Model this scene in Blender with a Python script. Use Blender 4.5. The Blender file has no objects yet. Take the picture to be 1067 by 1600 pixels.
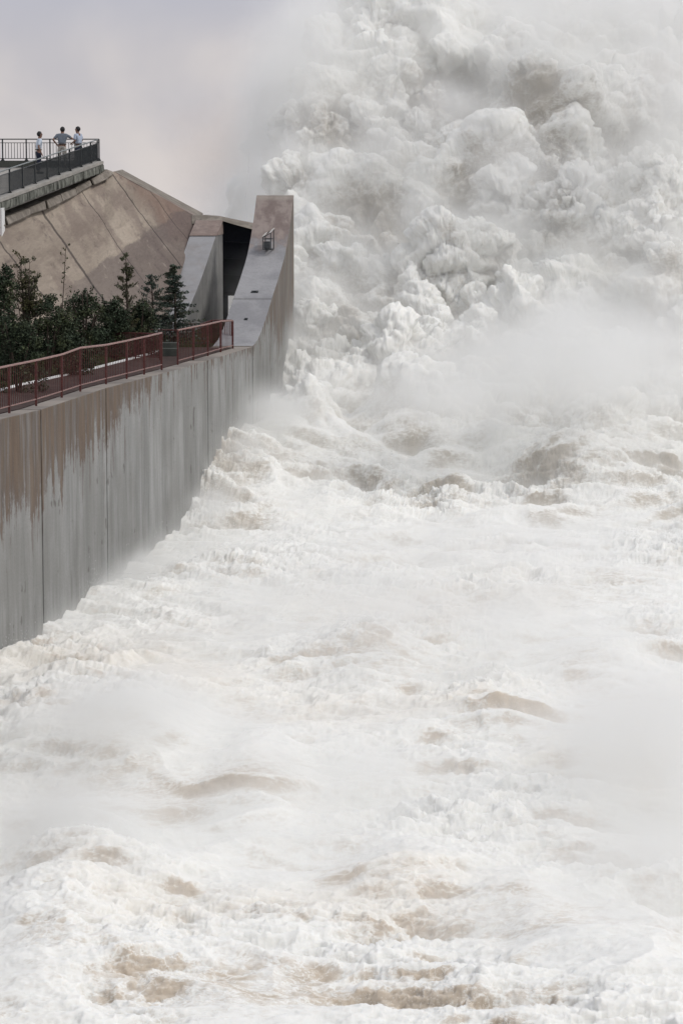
import bpy, bmesh, math, random
import numpy as np
from mathutils import Vector, Matrix
random.seed(7)
S = bpy.context.scene
C = S.collection
R = math.radians
# ------------------------------------------------------------------ camera
H = 15.0                       # eye height above the water
F = 4444.0                     # focal length in pixels of the 1067x1600 photograph
TH = math.atan(620.0 / F)      # downward pitch
cam = bpy.data.cameras.new('camera'); cam.sensor_fit = 'VERTICAL'; cam.sensor_height = 36.0
cam.lens = 36.0 * F / 1600.0; cam.clip_end = 3000; cam.clip_start = 1
co = bpy.data.objects.new('camera', cam); C.objects.link(co)
co.location = (0, 0, H); co.rotation_euler = (math.pi / 2 - TH, 0, 0)
S.camera = co
S.view_settings.view_transform = 'Standard'; S.view_settings.look = 'None'
S.view_settings.gamma = 1; S.view_settings.exposure = 0.0
S.cycles.use_denoising = True
try: S.cycles.denoiser = 'OPENIMAGEDENOISE'
except Exception: pass
S.cycles.max_bounces = 8; S.cycles.diffuse_bounces = 4; S.cycles.volume_bounces = 4
S.cycles.transparent_max_bounces = 8
S.cycles.volume_step_rate = 1.0
S.cycles.use_adaptive_sampling = True; S.cycles.adaptive_threshold = 0.02
SUN_EL, SUN_AZ = R(50), R(112)   # azimuth measured from +Y towards +X
# ------------------------------------------------------------------ node helpers
def nnode(nt, t, **kw):
    n = nt.nodes.new(t)
    for k, v in kw.items():
        if hasattr(n, k) and not k.startswith('i_'): setattr(n, k, v)
    return n
class NT:
    def __init__(s, nt): s.t = nt; s.L = nt.links
    def put(s, sock, v):
        if v is None: return
        if isinstance(v, bpy.types.NodeSocket): s.L.new(v, sock)
        else:
            if hasattr(sock, 'default_value'):
                try: sock.default_value = v
                except Exception:
                    sock.default_value = tuple(v) + (1,) if len(v) == 3 else v[:3]
    def m(s, op, a, b=None, c=None, clamp=False):
        n = s.t.nodes.new('ShaderNodeMath'); n.operation = op; n.use_clamp = clamp
        s.put(n.inputs[0], a); s.put(n.inputs[1], b); s.put(n.inputs[2], c); return n.outputs[0]
    def v(s, op, a, b=None):
        n = s.t.nodes.new('ShaderNodeVectorMath'); n.operation = op
        s.put(n.inputs[0], a); s.put(n.inputs[1], b)
        return n.outputs['Value'] if op in ('LENGTH', 'DISTANCE', 'DOT_PRODUCT') else n.outputs[0]
    def noise(s, vec, scale, detail=4, rough=.5, dist=0, dims='3D', w=None):
        n = s.t.nodes.new('ShaderNodeTexNoise'); n.noise_dimensions = dims
        s.put(n.inputs['Vector'], vec)
        n.inputs['Scale'].default_value = scale; n.inputs['Detail'].default_value = detail
        n.inputs['Roughness'].default_value = rough; n.inputs['Distortion'].default_value = dist
        return n.outputs[0]
    def ramp(s, f, stops, interp='LINEAR'):
        n = s.t.nodes.new('ShaderNodeValToRGB'); s.put(n.inputs[0], f); cr = n.color_ramp; cr.interpolation = interp
        while len(cr.elements) < len(stops): cr.elements.new(.5)
        for e, (p, c) in zip(cr.elements, stops):
            e.position = p; e.color = (c, c, c, 1) if isinstance(c, (int, float)) else (*c, 1)
        return n.outputs[0]
    def ss(s, f, a, b):
        n = s.t.nodes.new('ShaderNodeMapRange'); n.interpolation_type = 'SMOOTHSTEP'
        s.put(n.inputs[0], f); s.put(n.inputs[1], a); s.put(n.inputs[2], b); return n.outputs[0]
    def mix(s, f, a, b, mode='MIX'):
        n = s.t.nodes.new('ShaderNodeMix'); n.data_type = 'RGBA'; n.blend_type = mode
        s.put(n.inputs[0], f)
        s.put(n.inputs[6], a if isinstance(a, bpy.types.NodeSocket) else (*a, 1))
        s.put(n.inputs[7], b if isinstance(b, bpy.types.NodeSocket) else (*b, 1)); return n.outputs[2]
    def sep(s, v):
        n = s.t.nodes.new('ShaderNodeSeparateXYZ'); s.L.new(v, n.inputs[0]); return n.outputs
    def comb(s, x, y, z):
        n = s.t.nodes.new('ShaderNodeCombineXYZ'); s.put(n.inputs[0], x); s.put(n.inputs[1], y); s.put(n.inputs[2], z); return n.outputs[0]
    def scale(s, v, x, y, z): return s.v('MULTIPLY', v, (x, y, z))
def mat(name, rough=.85, spec=.25, metal=0):
    m = bpy.data.materials.new(name); m.use_nodes = True; N = NT(m.node_tree)
    b = m.node_tree.nodes['Principled BSDF']
    b.inputs['Roughness'].default_value = rough; b.inputs['Specular IOR Level'].default_value = spec
    b.inputs['Metallic'].default_value = metal
    tc = m.node_tree.nodes.new('ShaderNodeTexCoord')
    return m, N, b, tc
def bump(N, b, h, strength=.3, dist=.02):
    n = N.t.nodes.new('ShaderNodeBump'); n.inputs['Strength'].default_value = strength
    n.inputs['Distance'].default_value = dist; N.L.new(h, n.inputs['Height']); N.L.new(n.outputs[0], b.inputs['Normal'])
# ------------------------------------------------------------------ world
w = bpy.data.worlds.new('World'); S.world = w; w.use_nodes = True
N = NT(w.node_tree); bg = w.node_tree.nodes['Background']
sky = w.node_tree.nodes.new('ShaderNodeTexSky'); sky.sky_type = 'NISHITA'; sky.sun_disc = False
sky.sun_elevation = SUN_EL; sky.sun_rotation = SUN_AZ; sky.air_density = 1.6; sky.dust_density = 6
tc = w.node_tree.nodes.new('ShaderNodeTexCoord')
gx, gy, gz = N.sep(tc.outputs['Generated'])
skyc = N.mix(1.0, sky.outputs[0], (.07, .07, .07), 'MULTIPLY')
cl = N.noise(N.scale(tc.outputs['Generated'], 9, 9, 15), 1.0, 4, .5, .5)
hz = N.ramp(gz, [(0.0, (.68, .645, .63)), (.022, (.68, .65, .64)), (.05, (.60, .605, .65)), (.2, (.68, .69, .73)), (1.0, (.74, .76, .80))])
cloud = N.mix(N.ss(cl, .35, .65), (.84, .855, .92), (1.10, 1.075, 1.06))
over = N.mix(1.0, hz, cloud, 'MULTIPLY')
fin = N.mix(.93, skyc, over)
N.L.new(fin, bg.inputs[0]); bg.inputs[1].default_value = 1.0
sl = bpy.data.lights.new('sun', 'SUN'); sl.energy = 1.55; sl.angle = R(10); sl.color = (1, .965, .92)
so = bpy.data.objects.new('sun', sl); C.objects.link(so)
d = Vector((math.sin(SUN_AZ) * math.cos(SUN_EL), math.cos(SUN_AZ) * math.cos(SUN_EL), math.sin(SUN_EL)))
so.rotation_euler = d.to_track_quat('Z', 'Y').to_euler()
so['kind'] = 'structure'
# ------------------------------------------------------------------ geometry helpers
cT, sT = math.cos(TH), math.sin(TH)
def ray(px, py):
    u, v = (px - 533.5) / F, (800 - py) / F
    return u, cT + v * sT, -sT + v * cT
def P(px, py, Y):               # the point seen at (px, py) that stands Y metres out
    a, b, c = ray(px, py); k = Y / b; return Vector((a * k, Y, H + c * k))
def PZ(px, py, z):              # the point seen there at height z
    a, b, c = ray(px, py); k = (z - H) / c; return Vector((a * k, b * k, z))
BW = 0.151
def W(px, py, A):               # the point seen there on the vertical plane x = A + BW*y
    a, b, c = ray(px, py); Y = A / (a / b - BW); return Vector((A + BW * Y, Y, H + c / b * Y))
def tag(o, label=None, cat=None, group=None, kind=None):
    if label: o['label'] = label
    if cat: o['category'] = cat
    if group: o['group'] = group
    if kind: o['kind'] = kind
    return o
def empty(name, loc, label, cat, group=None, rz=0):
    o = bpy.data.objects.new(name, None); C.objects.link(o); o.location = loc; o.rotation_euler.z = rz
    o.empty_display_size = .2
    bpy.context.view_layer.update()
    return tag(o, label, cat, group)
class MB:
    def __init__(s): s.v = []; s.f = []; s.uv = None
    def add(s, vs, fs):
        k = len(s.v); s.v += [tuple(p) for p in vs]; s.f += [tuple(i + k for i in f) for f in fs]
    def quad(s, *p): s.add(p, [tuple(range(len(p)))])
    def box(s, c, sz, rot=None):
        c = Vector(c); hx, hy, hz_ = sz[0] / 2, sz[1] / 2, sz[2] / 2
        vs = [Vector((x, y, z)) for x in (-hx, hx) for y in (-hy, hy) for z in (-hz_, hz_)]
        if rot is not None: vs = [rot @ p for p in vs]
        s.add([p + c for p in vs], [(0, 1, 3, 2), (4, 6, 7, 5), (0, 4, 5, 1), (2, 3, 7, 6), (0, 2, 6, 4), (1, 5, 7, 3)])
    def hexa(s, b, t):          # two matching quads joined
        s.add(list(b) + list(t), [(3, 2, 1, 0), (4, 5, 6, 7)] + [(i, (i + 1) % 4, (i + 1) % 4 + 4, i + 4) for i in range(4)])
    def bar(s, a, b, wd, ht=None, up=Vector((0, 0, 1))):
        a, b = Vector(a), Vector(b); ht = ht or wd; d_ = (b - a)
        L = d_.length; d_.normalize()
        if abs(d_.dot(up)) > .99: up = Vector((0, 1, 0))
        sx = d_.cross(up).normalized(); sy = sx.cross(d_).normalized()
        q = [sx * (i * wd / 2) + sy * (j * ht / 2) for i, j in ((-1, -1), (1, -1), (1, 1), (-1, 1))]
        s.hexa([a + p for p in q], [b + p for p in q])
    def tube(s, pts, rad, n=6, cap=True):
        pts = [Vector(p) for p in pts]; m = len(pts)
        if not isinstance(rad, (list, tuple)): rad = [rad] * m
        k = len(s.v); x = None
        for i, p in enumerate(pts):
            t = (pts[min(i + 1, m - 1)] - pts[max(i - 1, 0)]).normalized()
            if x is None: x = t.orthogonal().normalized()
            x = (x - t * x.dot(t)).normalized(); y = t.cross(x)
            for j in range(n):
                a = 2 * math.pi * j / n; s.v.append(tuple(p + (x * math.cos(a) + y * math.sin(a)) * rad[i]))
        for i in range(m - 1):
            for j in range(n):
                s.f.append((k + i * n + j, k + i * n + (j + 1) % n, k + (i + 1) * n + (j + 1) % n, k + (i + 1) * n + j))
        if cap:
            s.f.append(tuple(k + j for j in range(n - 1, -1, -1))); s.f.append(tuple(k + (m - 1) * n + j for j in range(n)))
    def build(s, name, m, parent=None, smooth=False, bevel=0):
        me = bpy.data.meshes.new(name); me.from_pydata(s.v, [], s.f); me.update()
        bm = bmesh.new(); bm.from_mesh(me); bmesh.ops.recalc_face_normals(bm, faces=bm.faces)
        if bevel: bmesh.ops.bevel(bm, geom=[e for e in bm.edges if len(e.link_faces) == 2 and e.calc_face_angle(0) > .5], offset=bevel, segments=2, affect='EDGES', clamp_overlap=True)
        bm.to_mesh(me); bm.free()
        if smooth: me.polygons.foreach_set('use_smooth', [True] * len(me.polygons))
        me.materials.append(m)
        o = bpy.data.objects.new(name, me); C.objects.link(o)
        if parent is not None:
            bpy.context.view_layer.update()
            o.parent = parent; o.matrix_parent_inverse = parent.matrix_world.inverted()
        return o
# vectorised gradient noise
_rs = np.random.RandomState(11)
_perm = _rs.permutation(256).astype(np.int32); _perm = np.concatenate([_perm, _perm, _perm])
_g = _rs.normal(size=(256, 3)).astype(np.float32); _g /= np.linalg.norm(_g, axis=1)[:, None]
def pn(p):
    i = np.floor(p).astype(np.int32); f = (p - i).astype(np.float32); i &= 255
    u = f * f * f * (f * (f * 6 - 15) + 10); out = 0
    for dx in (0, 1):
        wx = u[:, 0] if dx else 1 - u[:, 0]; a = _perm[i[:, 0] + dx]
        for dy in (0, 1):
            wy = wx * (u[:, 1] if dy else 1 - u[:, 1]); b = _perm[a + i[:, 1] + dy]
            for dz in (0, 1):
                wz = wy * (u[:, 2] if dz else 1 - u[:, 2]); g = _g[_perm[b + i[:, 2] + dz]]
                out = out + wz * (g[:, 0] * (f[:, 0] - dx) + g[:, 1] * (f[:, 1] - dy) + g[:, 2] * (f[:, 2] - dz))
    return out
def fbm(p, oct=4, gain=.5, lac=2.03):
    o = 0; a = 1.
    for k in range(oct): o = o + a * pn(p + 17.3 * k); p = p * lac; a *= gain
    return o
def sstep(x, a, b):
    t = np.clip((x - a) / (b - a), 0, 1); return t * t * (3 - 2 * t)
# ------------------------------------------------------------------ materials
def concrete(name, c1, c2, c3=None, sc=.6, bumpk=.25):
    m, N, b, tc = mat(name, .9, .2)
    o = tc.outputs['Object']
    n1 = N.noise(o, sc, 6, .6); n2 = N.noise(o, sc * 9, 6, .65); n3 = N.noise(N.scale(o, 1.6, 1.6, .16), sc * 3, 5, .6)
    col = N.mix(N.ss(n1, .35, .65), c1, c2)
    col = N.mix(N.m('MULTIPLY', N.ss(n3, .45, .7), .55), col, c3 or c2)
    col = N.mix(N.ss(n2, .2, .8), N.mix(1, col, (.86, .86, .86), 'MULTIPLY'), col)
    N.L.new(col, b.inputs['Base Color']); bump(N, b, n2, bumpk, .03)
    return m
# river wall: UV = (metres along, metres below its top)
def wall_material():
    m, N, b, tc = mat('stained_concrete', .85, .25)
    uv = tc.outputs['UV']; x, y, _ = N.sep(uv)
    st = N.noise(N.comb(N.m('MULTIPLY', x, .42), N.m('MULTIPLY', y, .055), 0), 3.0, 7, .68)
    st2 = N.noise(N.comb(N.m('MULTIPLY', x, 1.5), N.m('MULTIPLY', y, .13), 3.3), 2.0, 6, .66)
    big = N.noise(uv, .35, 4, .5); fine = N.noise(uv, 14, 5, .7)
    grey = N.mix(N.ss(st, .3, .7), (.21, .212, .205), (.345, .347, .338))
    grey = N.mix(N.m('MULTIPLY', N.ss(big, .4, .65), .5), grey, (.20, .198, .185))
    grey = N.mix(N.m('MULTIPLY', N.ss(st2, .55, .72), .55), grey, (.13, .125, .12))
    # the brown run-off below the coping, ragged at its foot
    lim = N.ramp(N.m('DIVIDE', x, 75), [(0, .50), (.33, .47), (.40, .40), (.49, .26), (.56, .13), (.63, -.05), (.80, .0), (.885, .05), (.93, .5), (1, .9)])
    lim = N.m('MULTIPLY', lim, 6.0)
    rag = N.m('MULTIPLY', N.m('SUBTRACT', st, .5), 4.2); rag2 = N.m('MULTIPLY', N.m('SUBTRACT', st2, .5), 4.6); spk = N.noise(N.comb(N.m('MULTIPLY', x, .9), y, 7), 2.2, 8, .8)
    e = N.m('SUBTRACT', N.m('ADD', N.m('ADD', N.m('ADD', lim, rag), rag2), N.m('MULTIPLY', N.m('SUBTRACT', spk, .5), 2.6)), y)
    mask = N.m('MAXIMUM', N.m('MULTIPLY', N.ss(e, -.25, .35), N.m('ADD', .55, N.m('MULTIPLY', N.ss(st2, .36, .56), .45))), N.m('MULTIPLY', N.ss(N.m('ADD', e, 1.1), -.1, .6), N.m('MULTIPLY', N.ss(st2, .54, .62), .55)))
    brown = N.mix(N.ss(st2, .35, .65), (.075, .052, .040), (.155, .115, .085))
    brown = N.mix(N.m('MULTIPLY', N.ss(st, .42, .7), .5), brown, (.22, .185, .15))
    rim = N.m('MULTIPLY', N.ss(e, .9, .0), .6)
    brown = N.mix(rim, brown, (.125, .098, .088))
    col = N.mix(N.m('MULTIPLY', mask, N.ramp(N.m('DIVIDE', x, 75), [(0, 1), (.86, 1), (.93, .75), (1, .8)])), grey, brown)
    hl = N.m('PINGPONG', N.m('ADD', y, .35), .9); col = N.mix(N.m('MULTIPLY', N.ss(hl, .03, .0), .05), col, (.10, .10, .09))
    col = N.mix(N.m('MULTIPLY', N.ss(spk, .60, .72), .45), col, (.15, .13, .115))
    ds = N.noise(N.comb(N.m('MULTIPLY', x, 1.1), N.m('MULTIPLY', y, .9), 11), 1.3, 3, .5); col = N.mix(N.m('MULTIPLY', N.ss(ds, .66, .72), .6), col, (.09, .08, .07))
    cap = N.ss(y, .03, -.02)
    col = N.mix(cap, col, N.mix(N.ss(big, .4, .6), (.20, .18, .165), (.30, .27, .24)))
    col = N.mix(N.ss(fine, .25, .75), N.mix(1, col, (.84, .84, .84), 'MULTIPLY'), col)
    N.L.new(col, b.inputs['Base Color'])
    bump(N, b, fine, .25, .02)
    return m
M = {}
M['wall'] = wall_material()
M['concrete'] = concrete('grey_concrete', (.20, .20, .20), (.28, .278, .27), (.17, .165, .16))
M['curve'] = concrete('curved_concrete', (.25, .25, .26), (.31, .31, .32), (.24, .22, .21), .25)
def curve_material():
    m, N, b, tc = mat('curved_concrete_stained', .9, .2)
    o = tc.outputs['Object']; x, y, z = N.sep(o)
    n1 = N.noise(o, .8, 5, .6); n2 = N.noise(o, 9, 5, .65); n3 = N.noise(N.scale(o, 1.5, 1.5, .5), 1.2, 5, .6)
    col = N.mix(N.ss(n1, .35, .65), (.25, .25, .262), (.32, .32, .33))
    t = N.m('ADD', z, N.m('MULTIPLY', N.m('SUBTRACT', n3, .5), 3.2))
    br = N.mix(N.ss(n3, .4, .6), (.20, .155, .140), (.30, .25, .225))
    col = N.mix(N.m('MULTIPLY', N.ss(t, 8.9, 9.9), .9), col, br)
    col = N.mix(N.m('MULTIPLY', N.ss(z, 11.25, 11.45), .6), col, (.35, .32, .28))
    l = N.m('ABSOLUTE', N.m('SUBTRACT', z, 7.35)); col = N.mix(N.m('MULTIPLY', N.ss(l, .05, .02), .5), col, (.12, .12, .12))
    col = N.mix(N.ss(n2, .25, .75), N.mix(1, col, (.86, .86, .86), 'MULTIPLY'), col)
    N.L.new(col, b.inputs['Base Color']); bump(N, b, n2, .25, .03); return m
M['curve1'] = curve_material()
M['cap'] = concrete('brown_concrete', (.22, .17, .15), (.30, .245, .22), (.16, .13, .12), .8)
M['lip'] = concrete('lip_concrete', (.17, .15, .125), (.28, .25, .215), (.10, .088, .08), 1.4, .6)
M['stone'] = concrete('rough_stone', (.10, .105, .09), (.25, .255, .225), (.05, .05, .045), 1.8, 1.0)
M['kerb'] = concrete('kerb_concrete', (.30, .29, .27), (.38, .36, .33), (.25, .24, .22), 1.2)
M['path'] = concrete('path_paving', (.05, .033, .03), (.08, .052, .046), (.035, .025, .022), 2)
M['white'] = concrete('white_paint', (.72, .72, .72), (.78, .78, .77), (.62, .62, .6), 3, .05)
M['darkstep'] = concrete('dark_step', (.05, .055, .05), (.08, .085, .075), None, 2)
def plain(name, c, rough=.5, metal=0, var=.25, sc=12, spec=.4):
    m, N, b, tc = mat(name, rough, spec, metal)
    n = N.noise(tc.outputs['Object'], sc, 4, .6)
    N.L.new(N.mix(N.ss(n, .3, .7), tuple(k * (1 - var) for k in c), tuple(min(1, k * (1 + var)) for k in c)), b.inputs['Base Color'])
    return m
M['red'] = plain('red_paint', (.085, .024, .021), .55)
M['pink'] = plain('faded_red_paint', (.25, .15, .135), .6)
M['iron'] = plain('black_iron', (.022, .026, .028), .5)
M['pipe'] = plain('grey_handrail', (.16, .18, .18), .35, .3)
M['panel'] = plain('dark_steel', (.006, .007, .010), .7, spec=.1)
M['pale'] = plain('pale_steel', (.55, .53, .50), .5)
M['bark'] = plain('bark', (.06, .045, .035), .9)
M['hair'] = plain('black_hair', (.012, .011, .012), .6)
M['skin'] = plain('skin', (.20, .11, .08), .6, var=.1)
def leafm(name, c):
    m, N, b, tc = mat(name, .7, .2)
    g = m.node_tree.nodes.new('ShaderNodeNewGeometry')
    r = g.outputs['Random Per Island']
    n = N.noise(tc.outputs['Object'], 1.3, 3, .6)
    col = N.mix(r, tuple(k * .5 for k in c), tuple(k * 1.6 for k in c))
    col = N.mix(N.ss(n, .45, .65), col, N.mix(1, col, (1.35, 1.15, .9), 'MULTIPLY'))
    N.L.new(col, b.inputs['Base Color']); return m
M['leaf'] = leafm('dark_leaves', (.034, .048, .029))
M['leaf2'] = leafm('olive_leaves', (.050, .056, .032))
M['needle'] = leafm('blue_green_needles', (.045, .062, .052))
# grass bank
m, N, b, tc = mat('grass', .95, .1)
n = N.noise(tc.outputs['Object'], .7, 6, .65); n2 = N.noise(tc.outputs['Object'], 14, 5, .7)
col = N.mix(N.ss(n, .35, .65), (.012, .022, .008), (.035, .060, .016))
col = N.mix(N.ss(n2, .3, .7), N.mix(1, col, (.5, .5, .5), 'MULTIPLY'), col)
N.L.new(col, b.inputs['Base Color']); bump(N, b, n2, 1, .1); M['grass'] = m
# ------------------------------------------------------------------ the setting: river wall and the dam
def zshift(v, dx=0, dy=0, dz=0): return Vector((v.x + dx, v.y + dy, v.z + dz))
A1, A2 = -21.0, -24.6
T1, T2 = 1.62, 1.15             # thickness of the two walls measured along x
top1 = [W(p, q, A1) for p, q in ((0, 655), (64, 640), (166, 606), (274, 578), (325, 563), (394, 542))]
top1 = [Vector((A1 + BW * 52, 52, top1[0].z + .15))] + top1
crv1 = [W(p, q, A1) for p, q in ((394, 542), (404, 528), (415, 499), (426, 463), (436, 432), (446, 395), (453.5, 350), (459, 305))]
def smooth_curve(pts, n=6):
    out = []
    for i in range(len(pts) - 1):
        p0, p1, p2, p3 = pts[max(i - 1, 0)], pts[i], pts[i + 1], pts[min(i + 2, len(pts) - 1)]
        for k in range(n):
            t = k / n
            out.append(.5 * ((2 * p1) + (p2 - p0) * t + (2 * p0 - 5 * p1 + 4 * p2 - p3) * t * t + (3 * p1 - p0 - 3 * p2 + p3) * t ** 3))
    return out + [pts[-1]]
def wall_strip(prof, thick, zb, Aoff, mt, uv0=52, name='wall_block', parent=None, zref=None, m_top=None):
    """solid between the plane and its back, under the profile prof; UV along / below top"""
    vs, fs, uvs, mi = [], [], [], []
    nz = 1
    for p in prof:
        ref = p.z if zref is None else zref
        for (dx, z) in ((0, zb), (0, p.z), (-thick, p.z), (-thick, zb)):
            vs.append((p.x + dx, p.y, z))
            uvs.append((p.y - uv0, (ref - z) if dx == 0 else -1.0 + (0 if z > zb else 6)))
    n = len(prof)
    for i in range(n - 1):
        a, b_ = 4 * i, 4 * i + 4
        for k in range(3):
            fs.append((a + k, b_ + k, b_ + k + 1, a + k + 1)); mi.append(1 if k == 1 else 0)
    fs.append((3, 2, 1, 0)); mi.append(0); e = 4 * (n - 1); fs.append((e, e + 1, e + 2, e + 3)); mi.append(1)
    me = bpy.data.meshes.new(name); me.from_pydata(vs, [], fs); me.update()
    ul = me.uv_layers.new(name='UVMap')
    for li, l in enumerate(me.loops):
        u = uvs[l.vertex_index]; ul.data[li].uv = u
    for pi, pol in enumerate(me.polygons):
        pol.material_index = mi[pi]
        if mi[pi] == 1 and m_top is None:
            for li in pol.loop_indices:
                v = vs[me.loops[li].vertex_index]; ul.data[li].uv = (v[1] - uv0, -.5)
        elif vs[fs[pi][0]][0] < prof[0].x - 99: pass
    me.materials.append(mt); me.materials.append(m_top or mt)
    bm = bmesh.new(); bm.from_mesh(me); bmesh.ops.recalc_face_normals(bm, faces=bm.faces); bm.to_mesh(me); bm.free()
    o = bpy.data.objects.new(name, me); C.objects.link(o)
    if parent is not None: o.parent = parent; o.matrix_parent_inverse = parent.matrix_world.inverted()
    return o
wall1 = empty('river_wall', (top1[0].x, 60, 0), 'long grey concrete wall with brown run-off stains, rising in a curve to a tall end beside the foam', 'wall')
# blocks between the vertical joints
def cut(prof, y0, y1):
    out = []
    def at(y):
        for i in range(len(prof) - 1):
            a, b_ = prof[i], prof[i + 1]
            if a.y <= y <= b_.y: return a.lerp(b_, (y - a.y) / (b_.y - a.y))
        return prof[-1]
    out.append(at(y0)); out += [p for p in prof if y0 + .01 < p.y < y1 - .01]; out.append(at(y1)); return out
joints = [top1[0].y, 60, 68, W(65, 700, A1).y, W(167, 700, A1).y, W(325, 600, A1).y, W(395, 600, A1).y]
full = top1 + smooth_curve(crv1)[1:]
gap = .075
for i in range(len(joints) - 1):
    seg = cut(full, joints[i] + gap, joints[i + 1] - gap)
    wall_strip(seg, T1, -2.5, A1, M['wall'], parent=wall1)
seg = cut(full, joints[-1] + gap, full[-1].y)
endb = wall_strip(seg, T1, -2.5, A1, M['wall'], name='curved_end_block', parent=wall1, m_top=M['curve1'])
# recessed core that shows in the joints
core = MB()
inner = [zshift(p, -.14, 0, -.10) for p in cut(full, joints[0] + .1, joints[-1] + 1.0)]
for i in range(len(inner) - 1):
    a, b_ = inner[i], inner[i + 1]; t_ = T1 - .28
    core.hexa([(a.x - t_, a.y, -2.4), (a.x, a.y, -2.4), (b_.x, b_.y, -2.4), (b_.x - t_, b_.y, -2.4)],
              [(a.x - t_, a.y, a.z), (a.x, a.y, a.z), (b_.x, b_.y, b_.z), (b_.x - t_, b_.y, b_.z)])
core.build('joint_filler', M['darkstep'], wall1)
# two dark slots in the curved face + steel frame box
def curve_frame(px, py):
    best = None
    for i in range(len(full) - 1):
        a, b_ = full[i], full[i + 1]
        for t in (0, .25, .5, .75):
            p = a.lerp(b_, t)
            for k in range(0, 17):
                q = p + Vector((-T1 * k / 16, 0, 0))
                dv = q - Vector((0, 0, H)); dpt = dv.y * cT - dv.z * sT
                sx = 533.5 + F * dv.x / dpt; sy = 800 - F * (dv.y * sT + dv.z * cT) / dpt
                e = (sx - px) ** 2 + (sy - py) ** 2
                if best is None or e < best[0]: best = (e, q, (b_ - a).normalized())
    return best[1], best[2]
for px, py, ww in ((397, 456, .30), (383, 499, .14)):
    q, tg = curve_frame(px, py); mb = MB()
    xr = Vector((1, 0, 0)); n_ = xr.cross(tg).normalized()
    rot = Matrix((xr, tg, n_)).transposed()
    mb.box(q + n_ * .0, (ww, .16, .06), rot)
    mb.box(q + n_ * .035, (ww * .5, .05, .05), rot)
    o = mb.build('lifting_socket', M['iron'], wall1)
q, tg = curve_frame(419, 389)
box = empty('steel_frame_box', q, 'small black steel frame box with slanted pale lid mounted high on the curved wall end', 'equipment box')
fr = MB(); ww, dd, h1, h2 = .34, .42, .46, .74
cx, cy, cz = q.x - .02, q.y - .30, q.z - .02
cs = [(-ww / 2, -dd / 2, .50), (ww / 2, -dd / 2, .70), (ww / 2 + .12, dd / 2, .86), (-ww / 2 + .10, dd / 2, .62)]
for i, (x, y, h_) in enumerate(cs):
    fr.bar((cx + x, cy + y, cz), (cx + x, cy + y, cz + h_), .035)
    x2, y2, h3 = cs[(i + 1) % 4]
    for z0, z1 in ((.0, .0), (h1 - .02, h1 - .02), (h_, h3)): fr.bar((cx + x, cy + y, cz + z0), (cx + x2, cy + y2, cz + z1), .03)
fr.build('frame', M['iron'], box)
bx = MB(); bx.box((cx + .0, cy + .02, cz + .18), (ww * .82, dd * .7, .30)); bx.build('control_box', plain('dark_grey_box', (.05, .055, .06), .6), box, bevel=.01)
ld = MB()
t4 = [Vector((cx + x * 1.15, cy + y * 1.15, cz + h_ + .03)) for x, y, h_ in cs]
t4m = [t4[0].lerp(t4[1], .28), t4[3].lerp(t4[2], .28)]
ld.hexa([t4[0], t4m[0], t4m[1], t4[3]], [p + Vector((0, 0, .025)) for p in (t4[0], t4m[0], t4m[1], t4[3])])
ld.build('lid', M['pale'], box)
ld = MB(); q4 = [t4[0].lerp(t4[1], .72), t4[1], t4[2], t4[3].lerp(t4[2], .72)]
ld.hexa(q4, [p + Vector((0, 0, .025)) for p in q4]); ld.build('lid', M['pale'], box)
br = MB(); br.bar((cx, cy + .1, cz - .02), (cx, q.y + .3, cz - .05), .10, .06); br.build('bracket', M['iron'], box)
# second wall, further left
crv2 = [W(p, q, A2) for p, q in ((268, 548), (276, 526), (284, 503), (297, 478), (309, 450), (321, 418), (331, 388), (338, 368), (348, 346))]
crv2 = [zshift(crv2[0], -BW * 12, -12, -.1)] + crv2
wall2 = empty('inner_wall', (crv2[0].x, crv2[0].y, 5), 'grey curved concrete wall left of the black shaft, half in shade, behind the trees', 'wall')
wall_strip(smooth_curve(crv2), T2, 2.0, A2, M['concrete'], parent=wall2, m_top=M['curve'], name='curved_block')
c2t = crv2[-1]
mb = MB()   # brown cap at the top of the second wall
q0 = W(338, 368, A2)
mb.hexa([(q0.x - T2 - .03, q0.y - .1, q0.z), (q0.x + .03, q0.y - .1, q0.z), (c2t.x + .03, c2t.y, q0.z), (c2t.x - T2 - .03, c2t.y, q0.z)],
        [(c2t.x - T2 - .03, c2t.y - .25, c2t.z + .05), (c2t.x + .03, c2t.y - .25, c2t.z + .05), (c2t.x + .03, c2t.y + .3, c2t.z + .05), (c2t.x - T2 - .03, c2t.y + .3, c2t.z + .05)])
mb.build('cap', M['cap'], wall2)
# dark steel gate plate between the walls
Yg = 127.9
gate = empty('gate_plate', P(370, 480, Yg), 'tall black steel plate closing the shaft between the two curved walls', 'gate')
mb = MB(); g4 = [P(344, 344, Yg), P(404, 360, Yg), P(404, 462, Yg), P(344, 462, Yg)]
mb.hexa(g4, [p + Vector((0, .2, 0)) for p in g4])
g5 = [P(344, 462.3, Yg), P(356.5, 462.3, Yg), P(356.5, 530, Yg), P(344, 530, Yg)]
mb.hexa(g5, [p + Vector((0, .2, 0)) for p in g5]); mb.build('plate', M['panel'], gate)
mb = MB()
for k in range(1, 5):
    yy = 352 + k * 26; mb.bar(P(351, yy, Yg - .04), P(402, yy + 3, Yg - .04), .07, .05)
mb.build('stiffener', M['panel'], gate)
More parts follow.
